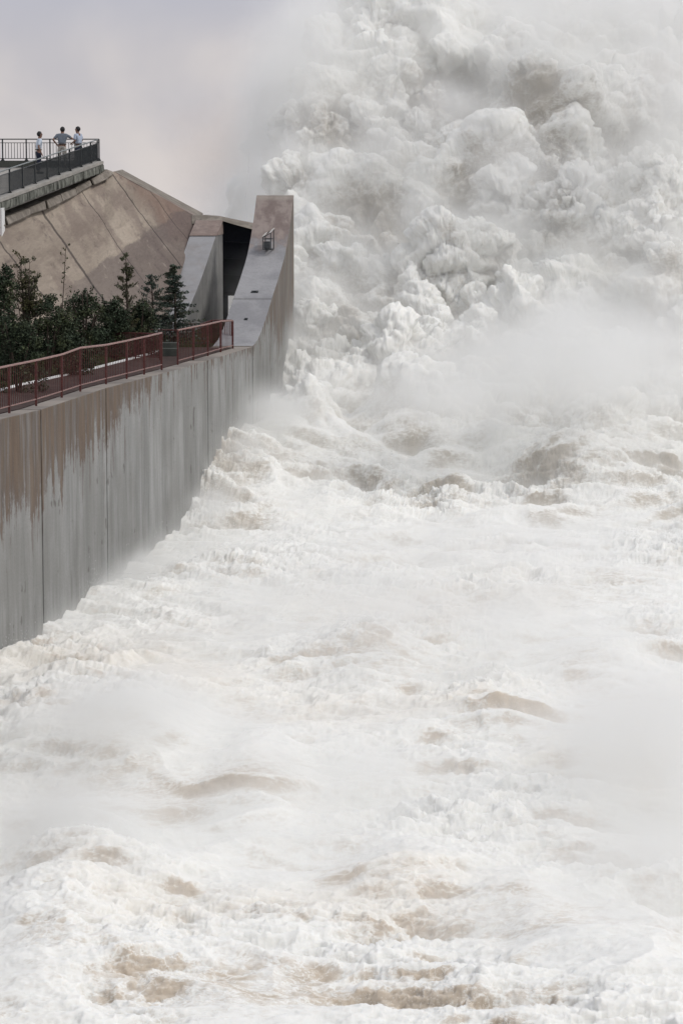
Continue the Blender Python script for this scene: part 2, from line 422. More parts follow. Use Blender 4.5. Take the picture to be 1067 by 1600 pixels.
# lip beam over the gate
lipo = empty('lip_beam', P(350, 350, 129), 'weathered curved concrete beam spanning the top of the black shaft', 'beam')
mb = MB()
tp = [(300, 336), (322, 337), (342, 338.5), (362, 343), (382, 347), (404, 351)]
bt = [(300, 350), (322, 347), (349, 345.5), (362, 349.5), (382, 355), (404, 361)]
for i in range(len(tp) - 1):
    a, b_, c_, d_ = P(*bt[i], 127.7), P(*bt[i + 1], 127.7), P(*tp[i + 1], 128.4), P(*tp[i], 128.4)
    mb.hexa([a, b_, c_, d_], [zshift(a, 0, 1.3, 0), zshift(b_, 0, 1.3, 0), zshift(c_, 0, 1.0, 0), zshift(d_, 0, 1.0, 0)])
mb.build('beam', M['lip'], lipo)
# abutment slope: bilinear patch
def slope_material():
    m, N, b, tc = mat('slope_concrete', .9, .15)
    uv = tc.outputs['UV']; x, y, _ = N.sep(uv)   # sideways, and metres below eye level
    wob = N.comb(N.m('SUBTRACT', N.noise(uv, .9, 5, .65), .5), N.m('SUBTRACT', N.noise(N.v('ADD', uv, (9, 4, 0)), .9, 5, .65), .5), 0)
    wv = N.v('ADD', uv, N.scale(wob, 1.5, 1.5, 0)); wx, wy, _ = N.sep(wv)
    n1 = N.noise(wv, .45, 6, .6); n2 = N.noise(uv, 11, 6, .7)
    al = N.m('ADD', N.m('MULTIPLY', x, .78), N.m('MULTIPLY', y, -.62)); ac = N.m('ADD', N.m('MULTIPLY', x, .62), N.m('MULTIPLY', y, .78))
    dr = N.noise(N.comb(N.m('MULTIPLY', al, 1.6), N.m('MULTIPLY', ac, .32), 0), 1.3, 6, .62)
    col = N.mix(N.ss(n1, .35, .65), (.235, .195, .16), (.385, .33, .27))
    col = N.mix(N.m('MULTIPLY', N.ss(dr, .47, .60), .6), col, (.19, .15, .13))
    g2 = N.m('SUBTRACT', N.m('SUBTRACT', wy, 2.2), N.m('MULTIPLY', N.m('ADD', wx, 10.6), 1.0))   # reddish runs from the upper corner
    col = N.mix(N.m('MULTIPLY', N.ss(g2, .3, -.5), .62), col, (.20, .135, .108))
    g = N.m('SUBTRACT', wy, N.m('SUBTRACT', 3.35, N.m('MULTIPLY', N.m('ADD', wx, 6.2), .72)))    # darker purple-grey region, lower right
    col = N.mix(N.m('MULTIPLY', N.m('MULTIPLY', N.ss(g, -.1, .12), N.ss(wx, -11.2, -10.0)), .66), col, (.125, .102, .098))
    fl_ = N.noise(N.comb(N.m('MULTIPLY', al, 3.2), N.m('MULTIPLY', ac, .9), 4), 1.5, 8, .75)
    col = N.mix(N.m('MULTIPLY', N.ss(fl_, .53, .68), .7), col, (.11, .088, .08))
    col = N.mix(N.m('MULTIPLY', N.ss(fl_, .42, .34), .35), col, (.46, .40, .33))
    for x0, y0, k, wd in ((-12.35, 3.75, .80, .025), (-14.5, 4.4, .75, .02), (-10.2, 2.7, .86, .018), (-8.9, 3.1, .9, .012), (-13.4, 4.0, .78, .012), (-11.3, 3.2, .82, .012)):
        l = N.m('ABSOLUTE', N.m('SUBTRACT', N.m('SUBTRACT', N.m('ADD', x, N.m('MULTIPLY', N.sep(wob)[0], .12)), x0), N.m('MULTIPLY', N.m('SUBTRACT', y, y0), k)))
        col = N.mix(N.m('MULTIPLY', N.ss(l, wd * 1.8, wd * .6), .8), col, (.05, .042, .04))
    col = N.mix(N.ss(n2, .25, .75), N.mix(1, col, (.8, .8, .8), 'MULTIPLY'), col)
    N.L.new(col, b.inputs['Base Color']); bump(N, b, n2, .35, .03); return m
M['slope'] = slope_material()
TL, TM, TR = P(-140, 395, 96), P(4, 345, 110), P(163, 276, 128.3)
TR2, RB = P(178, 268, 129.0), P(309, 339, 128.6)
abut = empty('abutment_slope', P(150, 450, 112), 'broad tan weathered concrete slope below the viewing platform', 'slope')
top_line = [TL, TM, P(60, 320, 117.5), P(110, 299, 123), TR, TR2, P(240, 302, 129.2), RB]
bot_line = [P(-140, 590, 88), P(20, 545, 98), P(70, 532, 103), P(115, 520, 107), P(160, 512, 111), P(175, 508, 112), P(215, 500, 115), P(262, 497, 119)]
ns, nt_ = 90, 40
def along(line, t):
    k = t * (len(line) - 1); i = min(int(k), len(line) - 2); return line[i].lerp(line[i + 1], k - i)
vs = []; uvs = []
arc = 0; prev = None
for i in range(ns + 1):
    a, b_ = along(top_line, i / ns), along(bot_line, i / ns)
    mid = a.lerp(b_, .5)
    if prev is not None: arc += (mid - prev).length
    prev = mid
    for j in range(nt_ + 1):
        t = j / nt_; p = a.lerp(b_, t); vs.append(p); uvs.append((p.x, H - p.z))
arr = np.array([tuple(p) for p in vs], dtype=np.float32)
arr[:, 2] += .10 * fbm(arr * .8, 5)
fs = [(i * (nt_ + 1) + j, (i + 1) * (nt_ + 1) + j, (i + 1) * (nt_ + 1) + j + 1, i * (nt_ + 1) + j + 1) for i in range(ns) for j in range(nt_)]
me = bpy.data.meshes.new('slope_face'); me.from_pydata(arr.tolist(), [], fs); me.update()
ul = me.uv_layers.new(name='UVMap')
for li, l in enumerate(me.loops): ul.data[li].uv = uvs[l.vertex_index]
me.polygons.foreach_set('use_smooth', [True] * len(me.polygons)); me.materials.append(M['slope'])
o = bpy.data.objects.new('slope_face', me); C.objects.link(o); o.parent = abut; o.matrix_parent_inverse = abut.matrix_world.inverted()
mb = MB()   # back of the abutment so that it is a solid
for i in range(len(top_line) - 1):
    a, b_ = top_line[i], top_line[i + 1]; k = Vector((-1, 4.5, 0)) if i < 4 else Vector((0, 5, 0))
    mb.quad(a, b_, b_ + k, a + k); mb.quad(a + k, b_ + k, b_ + k - Vector((0, 0, 9)), a + k - Vector((0, 0, 9)))
mb.quad(RB, RB + Vector((0, 5, 0)), RB + Vector((0, 5, -9)), RB + Vector((-2, -9, -9)))
mb.build('slope_back', M['lip'], abut)
mb = MB()   # low concrete coping along the ridge
ridge = [TR2, P(240, 302, 129.2), RB]
for a, b_ in zip(ridge, ridge[1:]): mb.bar(a + Vector((0, .14, -.035)), b_ + Vector((0, .14, -.035)), .3, .08)
mb.build('ridge_coping', M['cap'], abut)
# ragged lower concrete ledge under the parapet
mb = MB()
la = [P(-100, 386, 98), P(6, 340, 110), P(45, 325, 114.5), P(70, 314, 117.6), P(92, 303.5, 120.5), P(116, 293.5, 123.5), P(140, 281, 126), P(165, 264.5, 128.6), P(175, 268, 128.9)]
lb = [P(-100, 404, 98), P(8, 352, 109.6), P(44, 336, 114), P(72, 326.5, 117), P(95, 315, 120), P(118, 304, 123), P(143, 289, 125.6), P(166, 279, 128), P(175, 272, 128.6)]
for i in range(len(la) - 1):
    a, b_, c_, d_ = lb[i], lb[i + 1], la[i + 1], la[i]
    k = Vector((.12, -.22, 0)) * (1 + .4 * math.sin(i * 2.3)); bk = Vector((-.4, 1.1, .0))
    g_ = (b_ - a) * .012
    mb.hexa([a + k + g_, b_ + k - g_, c_ + k * .8 - g_, d_ + k * .8 + g_], [a + bk + g_, b_ + bk - g_, c_ + bk - g_, d_ + bk + g_])
mb.build('broken_ledge', M['lip'], abut, bevel=.03)
# ------------------------------------------------------------------ viewing platform
plat = empty('viewing_platform', P(80, 262, 122), 'high concrete viewing platform with a rough stone edge where three people stand', 'platform')
e0, e1 = P(-110, 352, 98), P(162.5, 251.5, 128.2)      # near edge of the kerb top
n0 = (e1 - e0).normalized(); side = Vector((-n0.y, n0.x, 0)).normalized()   # towards the platform
mb = MB(); kt = Vector((0, 0, -.13))
mb.hexa([e0 + kt, e1 + kt, e1 + side * .5 + kt, e0 + side * .5 + kt], [e0, e1, e1 + side * .5, e0 + side * .5]); mb.build('kerb', M['kerb'], plat, bevel=.015)
mb = MB(); L_ = (e1 - e0).length; k = 0.0; st_h = Vector((0, 0, -.36))   # stone facing
rnd = random.Random(3)
while k < L_ - .05:
    wv = min(rnd.uniform(.28, .5), L_ - k); a = e0 + n0 * (k + .008) + kt; b_ = e0 + n0 * (k + wv - .008) + kt
    o1 = -side * rnd.uniform(-.04, .05); hh = st_h * rnd.uniform(.92, 1.05)
    mb.hexa([a + o1 + hh, b_ + o1 + hh, b_ + side * .5 + hh, a + side * .5 + hh], [a + o1 * .2, b_ + o1 * .2, b_ + side * .5, a + side * .5]); k += wv
mb.build('stone_facing', M['stone'], plat, bevel=.03)
fz = Vector((0, 0, -.30))
f0, f1 = P(-260, 251, 130.6), P(158, 251, 130.6)
mb = MB(); a, b_ = e0 + side * .5 + fz, e1 + side * .5 + fz + n0 * .0
g0 = f0 + Vector((0, 0, -.33)); g1 = f1 + Vector((0, 0, -.33))
mb.hexa([a - Vector((0, 0, .4)), b_ - Vector((0, 0, .4)), g1 - Vector((0, 0, .4)), g0 - Vector((0, 0, .4))], [a, b_, g1, g0]); mb.build('floor', M['kerb'], plat)
mb = MB(); mb.bar(f0 + Vector((0, 0, -.16)), f1 + Vector((0, 0, -.16)), .3, .32); mb.build('rear_kerb', M['darkstep'], plat, bevel=.015)
floor_at = lambda px, Y: None
# fences
def fence(name, label, top, bot, Y_or_pts, mats, gaps, group, post_w=.05, rail=.03, lower=.10, upper=0.0, mid=None, base_plate=False, nb=14):
    """top, bot: world points for each post; panels between them"""
    root = empty(name, bot[0], label, 'railing', group)
    mp, mr, mbal, mlow = mats
    for i, (t, b_) in enumerate(zip(top, bot)):
        mb = MB(); mb.bar(b_, t, post_w)
        if base_plate: mb.box(b_ + Vector((0, 0, .015)), (post_w * 2.6, post_w * 2.6, .05)); mb.box(b_ + Vector((0, 0, .06)), (post_w * 1.7, post_w * 1.7, .06))
        mb.build('post', mp, root)
    mb = MB()
    mb.tube(top, rail, 8); mb.build('top_rail', mr, root, smooth=True)
    for i in range(len(top) - 1):
        if i in gaps: continue
        t0, t1, b0, b1 = top[i], top[i + 1], bot[i], bot[i + 1]
        l0, l1 = b0.lerp(t0, lower), b1.lerp(t1, lower)
        u0, u1 = (t0.lerp(b0, upper), t1.lerp(b1, upper))
        mb = MB(); mb.bar(l0, l1, .035, .03); mb.build('bottom_rail', mlow, root)
        mb = MB()
        if upper: mb.bar(u0, u1, .035, .03)
        for k in range(1, nb):
            mb.bar(l0.lerp(l1, k / nb), u0.lerp(u1, k / nb), .016 if mp is M['red'] else .024)
        mb.build('baluster_panel', mbal, root)
    return root
AF = A1 - .45                    # plane of the red railing on the wall top
fa = [(15, 571.5, 637), (57, 563, 627.5), (97, 554, 616), (126, 543.5, 604), (166, 539, 595), (198.4, 532.5, 586), (225.7, 526.5, 578), (253, 520, 571)]
def wallfoot(px, pyb, A=AF):
    p = W(px, pyb, A)
    y = min(max(p.y, full[0].y), full[-1].y)
    zt = cut(full, y, y + .02)[0].z
    return Vector((p.x, p.y, zt))
bots = [wallfoot(px, b_) for px, t, b_ in fa]; tops = [P(px, t, q.y) for (px, t, b_), q in zip(fa, bots)]
pre = []
for k in (3, 2, 1):
    d_ = (bots[1] - bots[0]) * k; pre.append((bots[0] - d_, tops[0] - d_))
bots = [p for p, _ in pre] + bots; tops = [t for _, t in pre] + tops
rd = (M['red'], M['pink'], M['red'], M['pink'])
fence('red_railing', 'long red railing of eight leaning bays along the top of the stained river wall', tops, bots, None, rd, (), 'red railings', .065, .034, .15, nb=13)
fb = [(278, 516, 563), (302.4, 511, 557), (325, 506.5, 553), (345, 502, 549), (364, 501, 545)]
bots = [wallfoot(px, b_, A1 - .55) for px, t, b_ in fb]; tops = [P(px, t, q.y) for (px, t, b_), q in zip(fb, bots)]
bB, tB = bots, tops
fence('red_railing', 'short red railing on the wall ending against the curved concrete face', tops, bots, None, rd, (), 'red railings', .065, .034, .12, nb=10)
r1 = [P(167, 519, 107.5), P(197, 514, 111.5), P(278, 516, 109.6)]; r1b = [zshift(p, 0, 0, -1.02) for p in r1]
fence('red_railing', 'red railing bending round the steps behind the wall, in front of the conifers', r1, r1b, None, (M['red'], M['red'], M['red'], M['red']), (), 'red railings', .045, .022, .12, nb=22)
r2 = [P(167, 520, 107.0), P(212, 520.5, 106.6), P(250, 521.5, 106.0)]; r2b = [zshift(p, 0, 0, -1.0) for p in r2]
fence('red_railing', 'low straight red railing directly behind the open end of the long red railing', r2, r2b, None, (M['red'], M['red'], M['red'], M['red']), (), 'red railings', .045, .022, .12, nb=26)
r3 = [P(280, 506, 116), P(316, 506, 116.5), P(331, 500.5, 117.2), P(362, 500, 116.8)]; r3b = [zshift(p, 0, 0, -1.05) for p in r3]
fence('red_railing', 'farthest red railing at the foot of the shaded inner wall', r3, r3b, None, (M['red'], M['red'], M['red'], M['red']), (), 'red railings', .045, .022, .12, nb=12)
# platform railings
ir = (M['iron'], M['pipe'], M['iron'], M['iron'])
nt0 = [(-108, 0), (-76, 0), (-46, 0), (-14, 0), (16, 0), (36, 0), (55.5, 0), (74.5, 0), (92.5, 0), (110, 0), (127, 0), (142.5, 0), (155.5, 0)]
kb = e0 + side * .28; kv = e1 + side * .28 - kb
def on_kerb(px):
    u = (px - 533.5) / F; # solve for x/y' on the line
    lo, hi = -.1, 1.0
    for _ in range(40):
        m_ = (lo + hi) / 2; p = kb + kv * m_; dv = p - Vector((0, 0, H)); dpt = dv.y * cT - dv.z * sT
        if 533.5 + F * dv.x / dpt < px: lo = m_
        else: hi = m_
    return kb + kv * lo
bots = [on_kerb(p[0]) for p in nt0]; tops = [zshift(p, 0, 0, .94) for p in bots]
fence('platform_railing', 'sloping black iron railing with grey handrail along the near edge of the platform', tops, bots, None, ir, (), 'iron railings of the viewing platform', .06, .03, .06, .17, base_plate=True, nb=17)
pxs = [-210, -163, -117, -70, -32, 5, 42, 79, 118, 155.5]
bots = [P(px, 251, 130.6) for px in pxs]; tops = [zshift(p, 0, 0, .97) for p in bots]
fence('platform_railing', 'level black iron railing along the far edge of the platform behind the three people', tops, bots, None, (M['iron'], M['iron'], M['iron'], M['iron']), (), 'iron railings of the viewing platform', .06, .025, .10, .17, base_plate=True, nb=8)
# short end railing joining the two at the corner
tA, tBk = on_kerb(155.5), P(157, 251, 130.6)
# pale corner pillar at the far left with dark doorway
mbp = empty('corner_pillar', P(-6, 420, 108), 'pale painted pillar at the left edge below the platform with a dark opening', 'pillar')
mb = MB(); a = P(-30, 325, 108.5); b_ = P(4.5, 325, 108.5); zb = P(0, 470, 108.5).z
mb.hexa([(a.x, 108.2, zb), (b_.x, 108.2, zb), (b_.x, 109.2, zb), (a.x, 109.2, zb)], [(a.x, 108.2, a.z), (b_.x, 108.2, a.z), (b_.x, 109.2, a.z), (a.x, 109.2, a.z)])
mb.build('shaft', M['white'], mbp)
mb = MB(); a = P(-20, 378, 108.1); b_ = P(2.8, 415, 108.1); mb.box(((a.x + b_.x) / 2, 108.18, (a.z + b_.z) / 2), (b_.x - a.x, .1, a.z - b_.z)); mb.build('opening', M['panel'], mbp)
# ------------------------------------------------------------------ ground behind the wall
def ground_h(x, y):
    """bank height: path level beside the wall, rising to the foot of the slope"""
    pass
gl = []
nX, nY = 60, 90
vs = []
for j in range(nY + 1):
    y = 50 + (129 - 50) * j / nY
    xw = A1 + BW * y - T1 + .02
    zp = cut(full, min(y, 115.9), min(y, 115.9) + .02)[0].z - .12
    for i in range(nX + 1):
        t = i / nX; dist = t ** 1.3 * 26
        x = xw - dist
        rise = .9 * (1 - math.exp(-max(0, dist - 1.7) / 2.0)) if y < 118 else .2
        vs.append((x, y, zp + rise))
arr = np.array(vs, dtype=np.float32)
dd_ = (A1 + BW * arr[:, 1] - T1) - arr[:, 0]
arr[:, 2] += fbm(arr * .5, 4) * .25 * sstep(dd_, 1.8, 3)
fs = [(j * (nX + 1) + i, j * (nX + 1) + i + 1, (j + 1) * (nX + 1) + i + 1, (j + 1) * (nX + 1) + i) for j in range(nY) for i in range(nX)]
mb = MB(); mb.v = arr.tolist(); mb.f = fs
tag(mb.build('ground', M['grass'], smooth=True), kind='structure')
def gz_at(x, y):
    d_ = (arr[:, 0] - x) ** 2 + (arr[:, 1] - y) ** 2; return float(arr[int(d_.argmin()), 2])
# paved path + white kerb behind the railing
mb = MB(); mk = MB()
def offs(p, d_, dz=0): return Vector((p.x - d_, p.y, p.z + dz))
pl = cut(full, 53, 114.5)
for a, b_ in zip(pl, pl[1:]):
    mb.hexa([offs(a, .62, -.2), offs(b_, .62, -.2), offs(b_, T1 + 1.25, -.2), offs(a, T1 + 1.25, -.2)], [offs(a, .62, .02), offs(b_, .62, .02), offs(b_, T1 + 1.25, .02), offs(a, T1 + 1.25, .02)])
tag(mb.build('path', M['path']), kind='structure')
for a, b_ in zip(pl, pl[1:]):
    mk.hexa([offs(a, T1 + 1.25, -.3), offs(b_, T1 + 1.25, -.3), offs(b_, T1 + 1.42, -.3), offs(a, T1 + 1.42, -.3)], [offs(a, T1 + 1.25, .05), offs(b_, T1 + 1.25, .05), offs(b_, T1 + 1.42, .07), offs(a, T1 + 1.42, .07)])
tag(mk.build('path_kerb', M['white'], bevel=.01), 'white painted kerb running behind the red railings', 'kerb')
mb = MB(); p = P(266, 552, 108.5); mb.box((p.x - .05, p.y, p.z - .02), (.75, .5, .42)); mb.box((p.x - .05, p.y + .5, p.z + .12), (.75, .5, .5))
tag(mb.build('concrete_step', M['darkstep'], bevel=.02), 'dark concrete steps in the gap between the two red railings', 'step')
mb = MB(); mb.hexa([(-90, 129, -2), (-9, 129, -2), (-9, 134, -2), (-90, 134, -2)], [(-90, 129, 5.4), (-9, 129, 5.4), (-9, 134, 5.4), (-90, 134, 5.4)])
tag(mb.build('ground_far', M['grass']), kind='structure')

# ------------------------------------------------------------------ trees and shrubs on the bank
def leaves(mb, rng, c, r, n, size, flat=1.0, axis=None, long_=1.0):
    for _ in range(n):
        d_ = Vector((rng.gauss(0, 1), rng.gauss(0, 1), rng.gauss(0, 1))).normalized() * (rng.random() ** .45)
        p = Vector((c[0] + d_.x * r, c[1] + d_.y * r, c[2] + d_.z * r * flat))
        a = Vector((rng.gauss(0, 1), rng.gauss(0, 1), rng.gauss(0, .8))).normalized() if axis is None else (axis + Vector((rng.gauss(0, .5), rng.gauss(0, .5), rng.gauss(0, .5)))).normalized()
        b_ = a.orthogonal().normalized(); q = Matrix.Rotation(rng.random() * 6.28, 3, a) @ b_
        s_ = size * rng.uniform(.6, 1.3); l = s_ * long_
        mb.quad(p - a * l * .5, p + q * s_ * .35, p + a * l * .5, p - q * s_ * .35)
def tree(name, label, px, Y, top, hw, kind, seed, leafm_, dens=1.0):
    rng = random.Random(seed)
    tp_ = P(px, top, Y); z0 = gz_at(tp_.x, Y) - .05; s_ = Y / F * 1.02
    base = Vector((tp_.x, Y, z0)); h = tp_.z - z0; rw = hw * s_
    root = empty(name, base, label, 'tree' if kind in ('pine', 'spruce') else 'shrub', 'trees and shrubs on the bank')
    tr = MB(); cr = MB()
    if kind == 'dense':
        for k in range(5):
            a = rng.random() * 6.28; e = base + Vector((math.cos(a) * rw * .6, math.sin(a) * rw * .5, h * rng.uniform(.55, .9)))
            m_ = base.lerp(e, .5) + Vector((0, 0, h * .08)); tr.tube([base, m_, e], [.05, .035, .015], 5)
        nb = int(52 * dens * max(1, rw))
        for k in range(nb):
            a = rng.random() * 6.28; t = rng.random() ** .8
            rr = rw * rng.uniform(.15, 1.0) * math.sqrt(max(.05, 1 - (t - .25) ** 2 * 1.3))
            zc = h * (.06 + .84 * t) * rng.uniform(.86, 1.0)
            leaves(cr, rng, base + Vector((math.cos(a) * rr, math.sin(a) * rr * .8, zc)), rng.uniform(.16, .34), int(75), .085, .8)
        for k in range(int(14 * rw)):      # shoots that break the outline
            a = rng.random() * 6.28; r_ = rw * rng.uniform(.2, 1.05)
            p0 = base + Vector((math.cos(a) * r_ * .8, math.sin(a) * r_ * .5, h * rng.uniform(.45, .85)))
            p1 = p0 + Vector((rng.uniform(-.12, .2), 0, rng.uniform(.2, .48)))
            tr.tube([p0, p1], [.010, .005], 4)
            for u in (.3, .5, .7, .85, 1): leaves(cr, rng, p0.lerp(p1, u), .07, 7, .075)
    elif kind == 'twig':
        for k in range(int(16 * dens)):
            a = rng.random() * 6.28; rr = rw * rng.uniform(.1, 1); hh = h * rng.uniform(.62, 1)
            e = base + Vector((math.cos(a) * rr, math.sin(a) * rr * .6, hh)); m_ = base + Vector((math.cos(a) * rr * .35, 0, hh * .5))
            pts = [base, m_, e]; tr.tube(pts, [.028, .018, .007], 5)
            for u in [rng.uniform(.15, 1.0) for _ in range(16)]:
                p0 = m_.lerp(e, u); d_ = Vector((rng.uniform(-.2, .2), rng.uniform(-.15, .15), rng.uniform(.02, .18)))
                tr.tube([p0, p0 + d_], [.008, .004], 4); leaves(cr, rng, p0 + d_, .085, 16, .07)
    elif kind == 'pole':
        lean = Vector((rw * .5, 0, h)); pts = [base, base + lean * .5 + Vector((-.1, 0, 0)), base + lean]
        tr.tube(pts, [.03, .02, .008], 5)
        for u in [i / 26 for i in range(8, 27)]:
            p0 = base + lean * u; sgn = rng.choice((-1, 1)); d_ = Vector((sgn * rng.uniform(.05, .22), rng.uniform(-.1, .1), .12))
            tr.tube([p0, p0 + d_], [.007, .003], 4); leaves(cr, rng, p0 + d_ * .9, .06, 9, .075)
    else:
        tr.tube([base, base + Vector((.05, 0, h * .5)), tp_], [.07, .045, .010], 7)
        n = 66 if kind == 'spruce' else 30
        for i in range(n):
            t = (i + .4 + rng.uniform(-.35, .35)) / n; zc = h * (.08 + .89 * t); L_ = rw * (1.08 - t) * (1.55 if kind == 'spruce' else 1.45) + .06
            for k in range(2):
                a = rng.random() * 6.28; l = L_ * rng.uniform(.5, 1.25)
                up = .05 if kind == 'spruce' else .55
                p0 = base + Vector((0, 0, min(h, zc + rng.uniform(-.2, .2)))); p1 = p0 + Vector((math.cos(a) * l, math.sin(a) * l, l * up * rng.uniform(.2, 1.6))); pm = p0.lerp(p1, .5) + Vector((0, 0, -.05 * l))
                tr.tube([p0, pm, p1], [.014, .010, .004], 4)
                dr = (p1 - p0).normalized()
                if kind == 'spruce':
                    for u in [j / 6 for j in range(1, 7)]: leaves(cr, rng, p0.lerp(p1, u) + Vector((0, 0, -.03)), .095, 15, .062, .7, dr, 1.5)
                else:
                    for u in (.5, .75, 1.0): leaves(cr, rng, p0.lerp(p1, u), .10, 12, .06, .9, (dr + Vector((0, 0, .6))).normalized(), 1.7)
    cr.build('crown', leafm_, root); tr.build('trunk' if kind in ('pine', 'spruce') else 'stems', M['bark'], root)
    return root
for a in [
    ('leafy_shrub', 'tall dark dense shrub at the extreme left edge of the bank', 6, 92, 396, 30, 'dense', 1, M['leaf'], 1.6),
    ('twiggy_shrub', 'open twiggy shrub with small leaf tufts against the tan slope at far left', 40, 96, 398, 24, 'twig', 2, M['leaf2']),
    ('twiggy_shrub', 'tallest thin single shoot with sparse leaves rising above the bushes', 99, 100, 386, 9, 'pole', 3, M['leaf2']),
    ('leafy_shrub', 'dark shrub around the foot of the tall thin shoot', 74, 96, 448, 44, 'dense', 4, M['leaf'], 1.5),
    ('leafy_shrub', 'widest rounded dark bush in the middle of the bank', 132, 102, 437, 40, 'dense', 5, M['leaf'], 1.5),
    ('leafy_shrub', 'low dark bush between the widest rounded bush and the sparse pine', 178, 107, 460, 28, 'dense', 6, M['leaf'], 2.0),
    ('young_pine', 'thin sparse young pine with bare gaps, left of the three conifers', 197, 109, 400, 22, 'pine', 7, M['leaf2']),
    ('young_pine', 'bushy young pine between the sparse pine and the spruce', 237, 112, 428, 27, 'pine', 8, M['needle']),
    ('young_spruce', 'cone shaped blue green spruce in front of the grey curved inner wall', 272, 115, 412, 28, 'spruce', 9, M['needle']),
    ('leafy_shrub', 'low shrub filling the gap between the two right-hand young pines', 218, 109.5, 462, 30, 'dense', 10, M['leaf'], 1.9),
    ('leafy_shrub', 'low dark shrub just behind the left end of the long red railing', 28, 88, 478, 42, 'dense', 11, M['leaf'], 1.5),
    ('leafy_shrub', 'low dark shrub behind the middle of the long red railing', 108, 97, 492, 34, 'dense', 12, M['leaf'], 1.5),
    ]: tree(*a)
# ------------------------------------------------------------------ people on the platform
from mathutils.bvhtree import BVHTree
def skin(name, chains, m, parent, levels=2, extra=None):
    """chains: list of lists of (key or point, radius); shared points are merged by rounding"""
    idx = {}; vs = []; rad = []; es = []
    for ch in chains:
        last = None
        for p, r in ch:
            k = tuple(round(c, 4) for c in p)
            if k not in idx: idx[k] = len(vs); vs.append(k); rad.append(r)
            i = idx[k]
            if last is not None and last != i: es.append((last, i))
            last = i
    me = bpy.data.meshes.new(name); me.from_pydata(vs, es, []); me.update()
    o = bpy.data.objects.new(name, me); C.objects.link(o); o.parent = parent
    bm = bmesh.new(); bm.from_mesh(me); lay = bm.verts.layers.skin.verify()
    for i, v in enumerate(bm.verts):
        r = rad[i]; v[lay].radius = r if isinstance(r, tuple) else (r, r); v[lay].use_root = (i == 0)
    bm.to_mesh(me); bm.free()
    md = o.modifiers.new('skin', 'SKIN'); md.use_smooth_shade = True
    sb = o.modifiers.new('sub', 'SUBSURF'); sb.levels = levels; sb.render_levels = levels
    me.materials.append(m)
    return o
M['shirt_white'] = plain('white_shirt', (.50, .56, .64), .9, var=.06)
M['shirt_grey'] = plain('grey_shirt', (.13, .15, .18), .9, var=.1)
M['shirt_blue'] = plain('pale_blue_shirt', (.34, .39, .48), .9, var=.1)
M['navy'] = plain('navy_trousers', (.012, .016, .035), .9)
M['khaki'] = plain('beige_trousers', (.34, .32, .29), .9)
M['leather'] = plain('black_leather', (.01, .01, .01), .5)
M['shoe'] = M['leather']
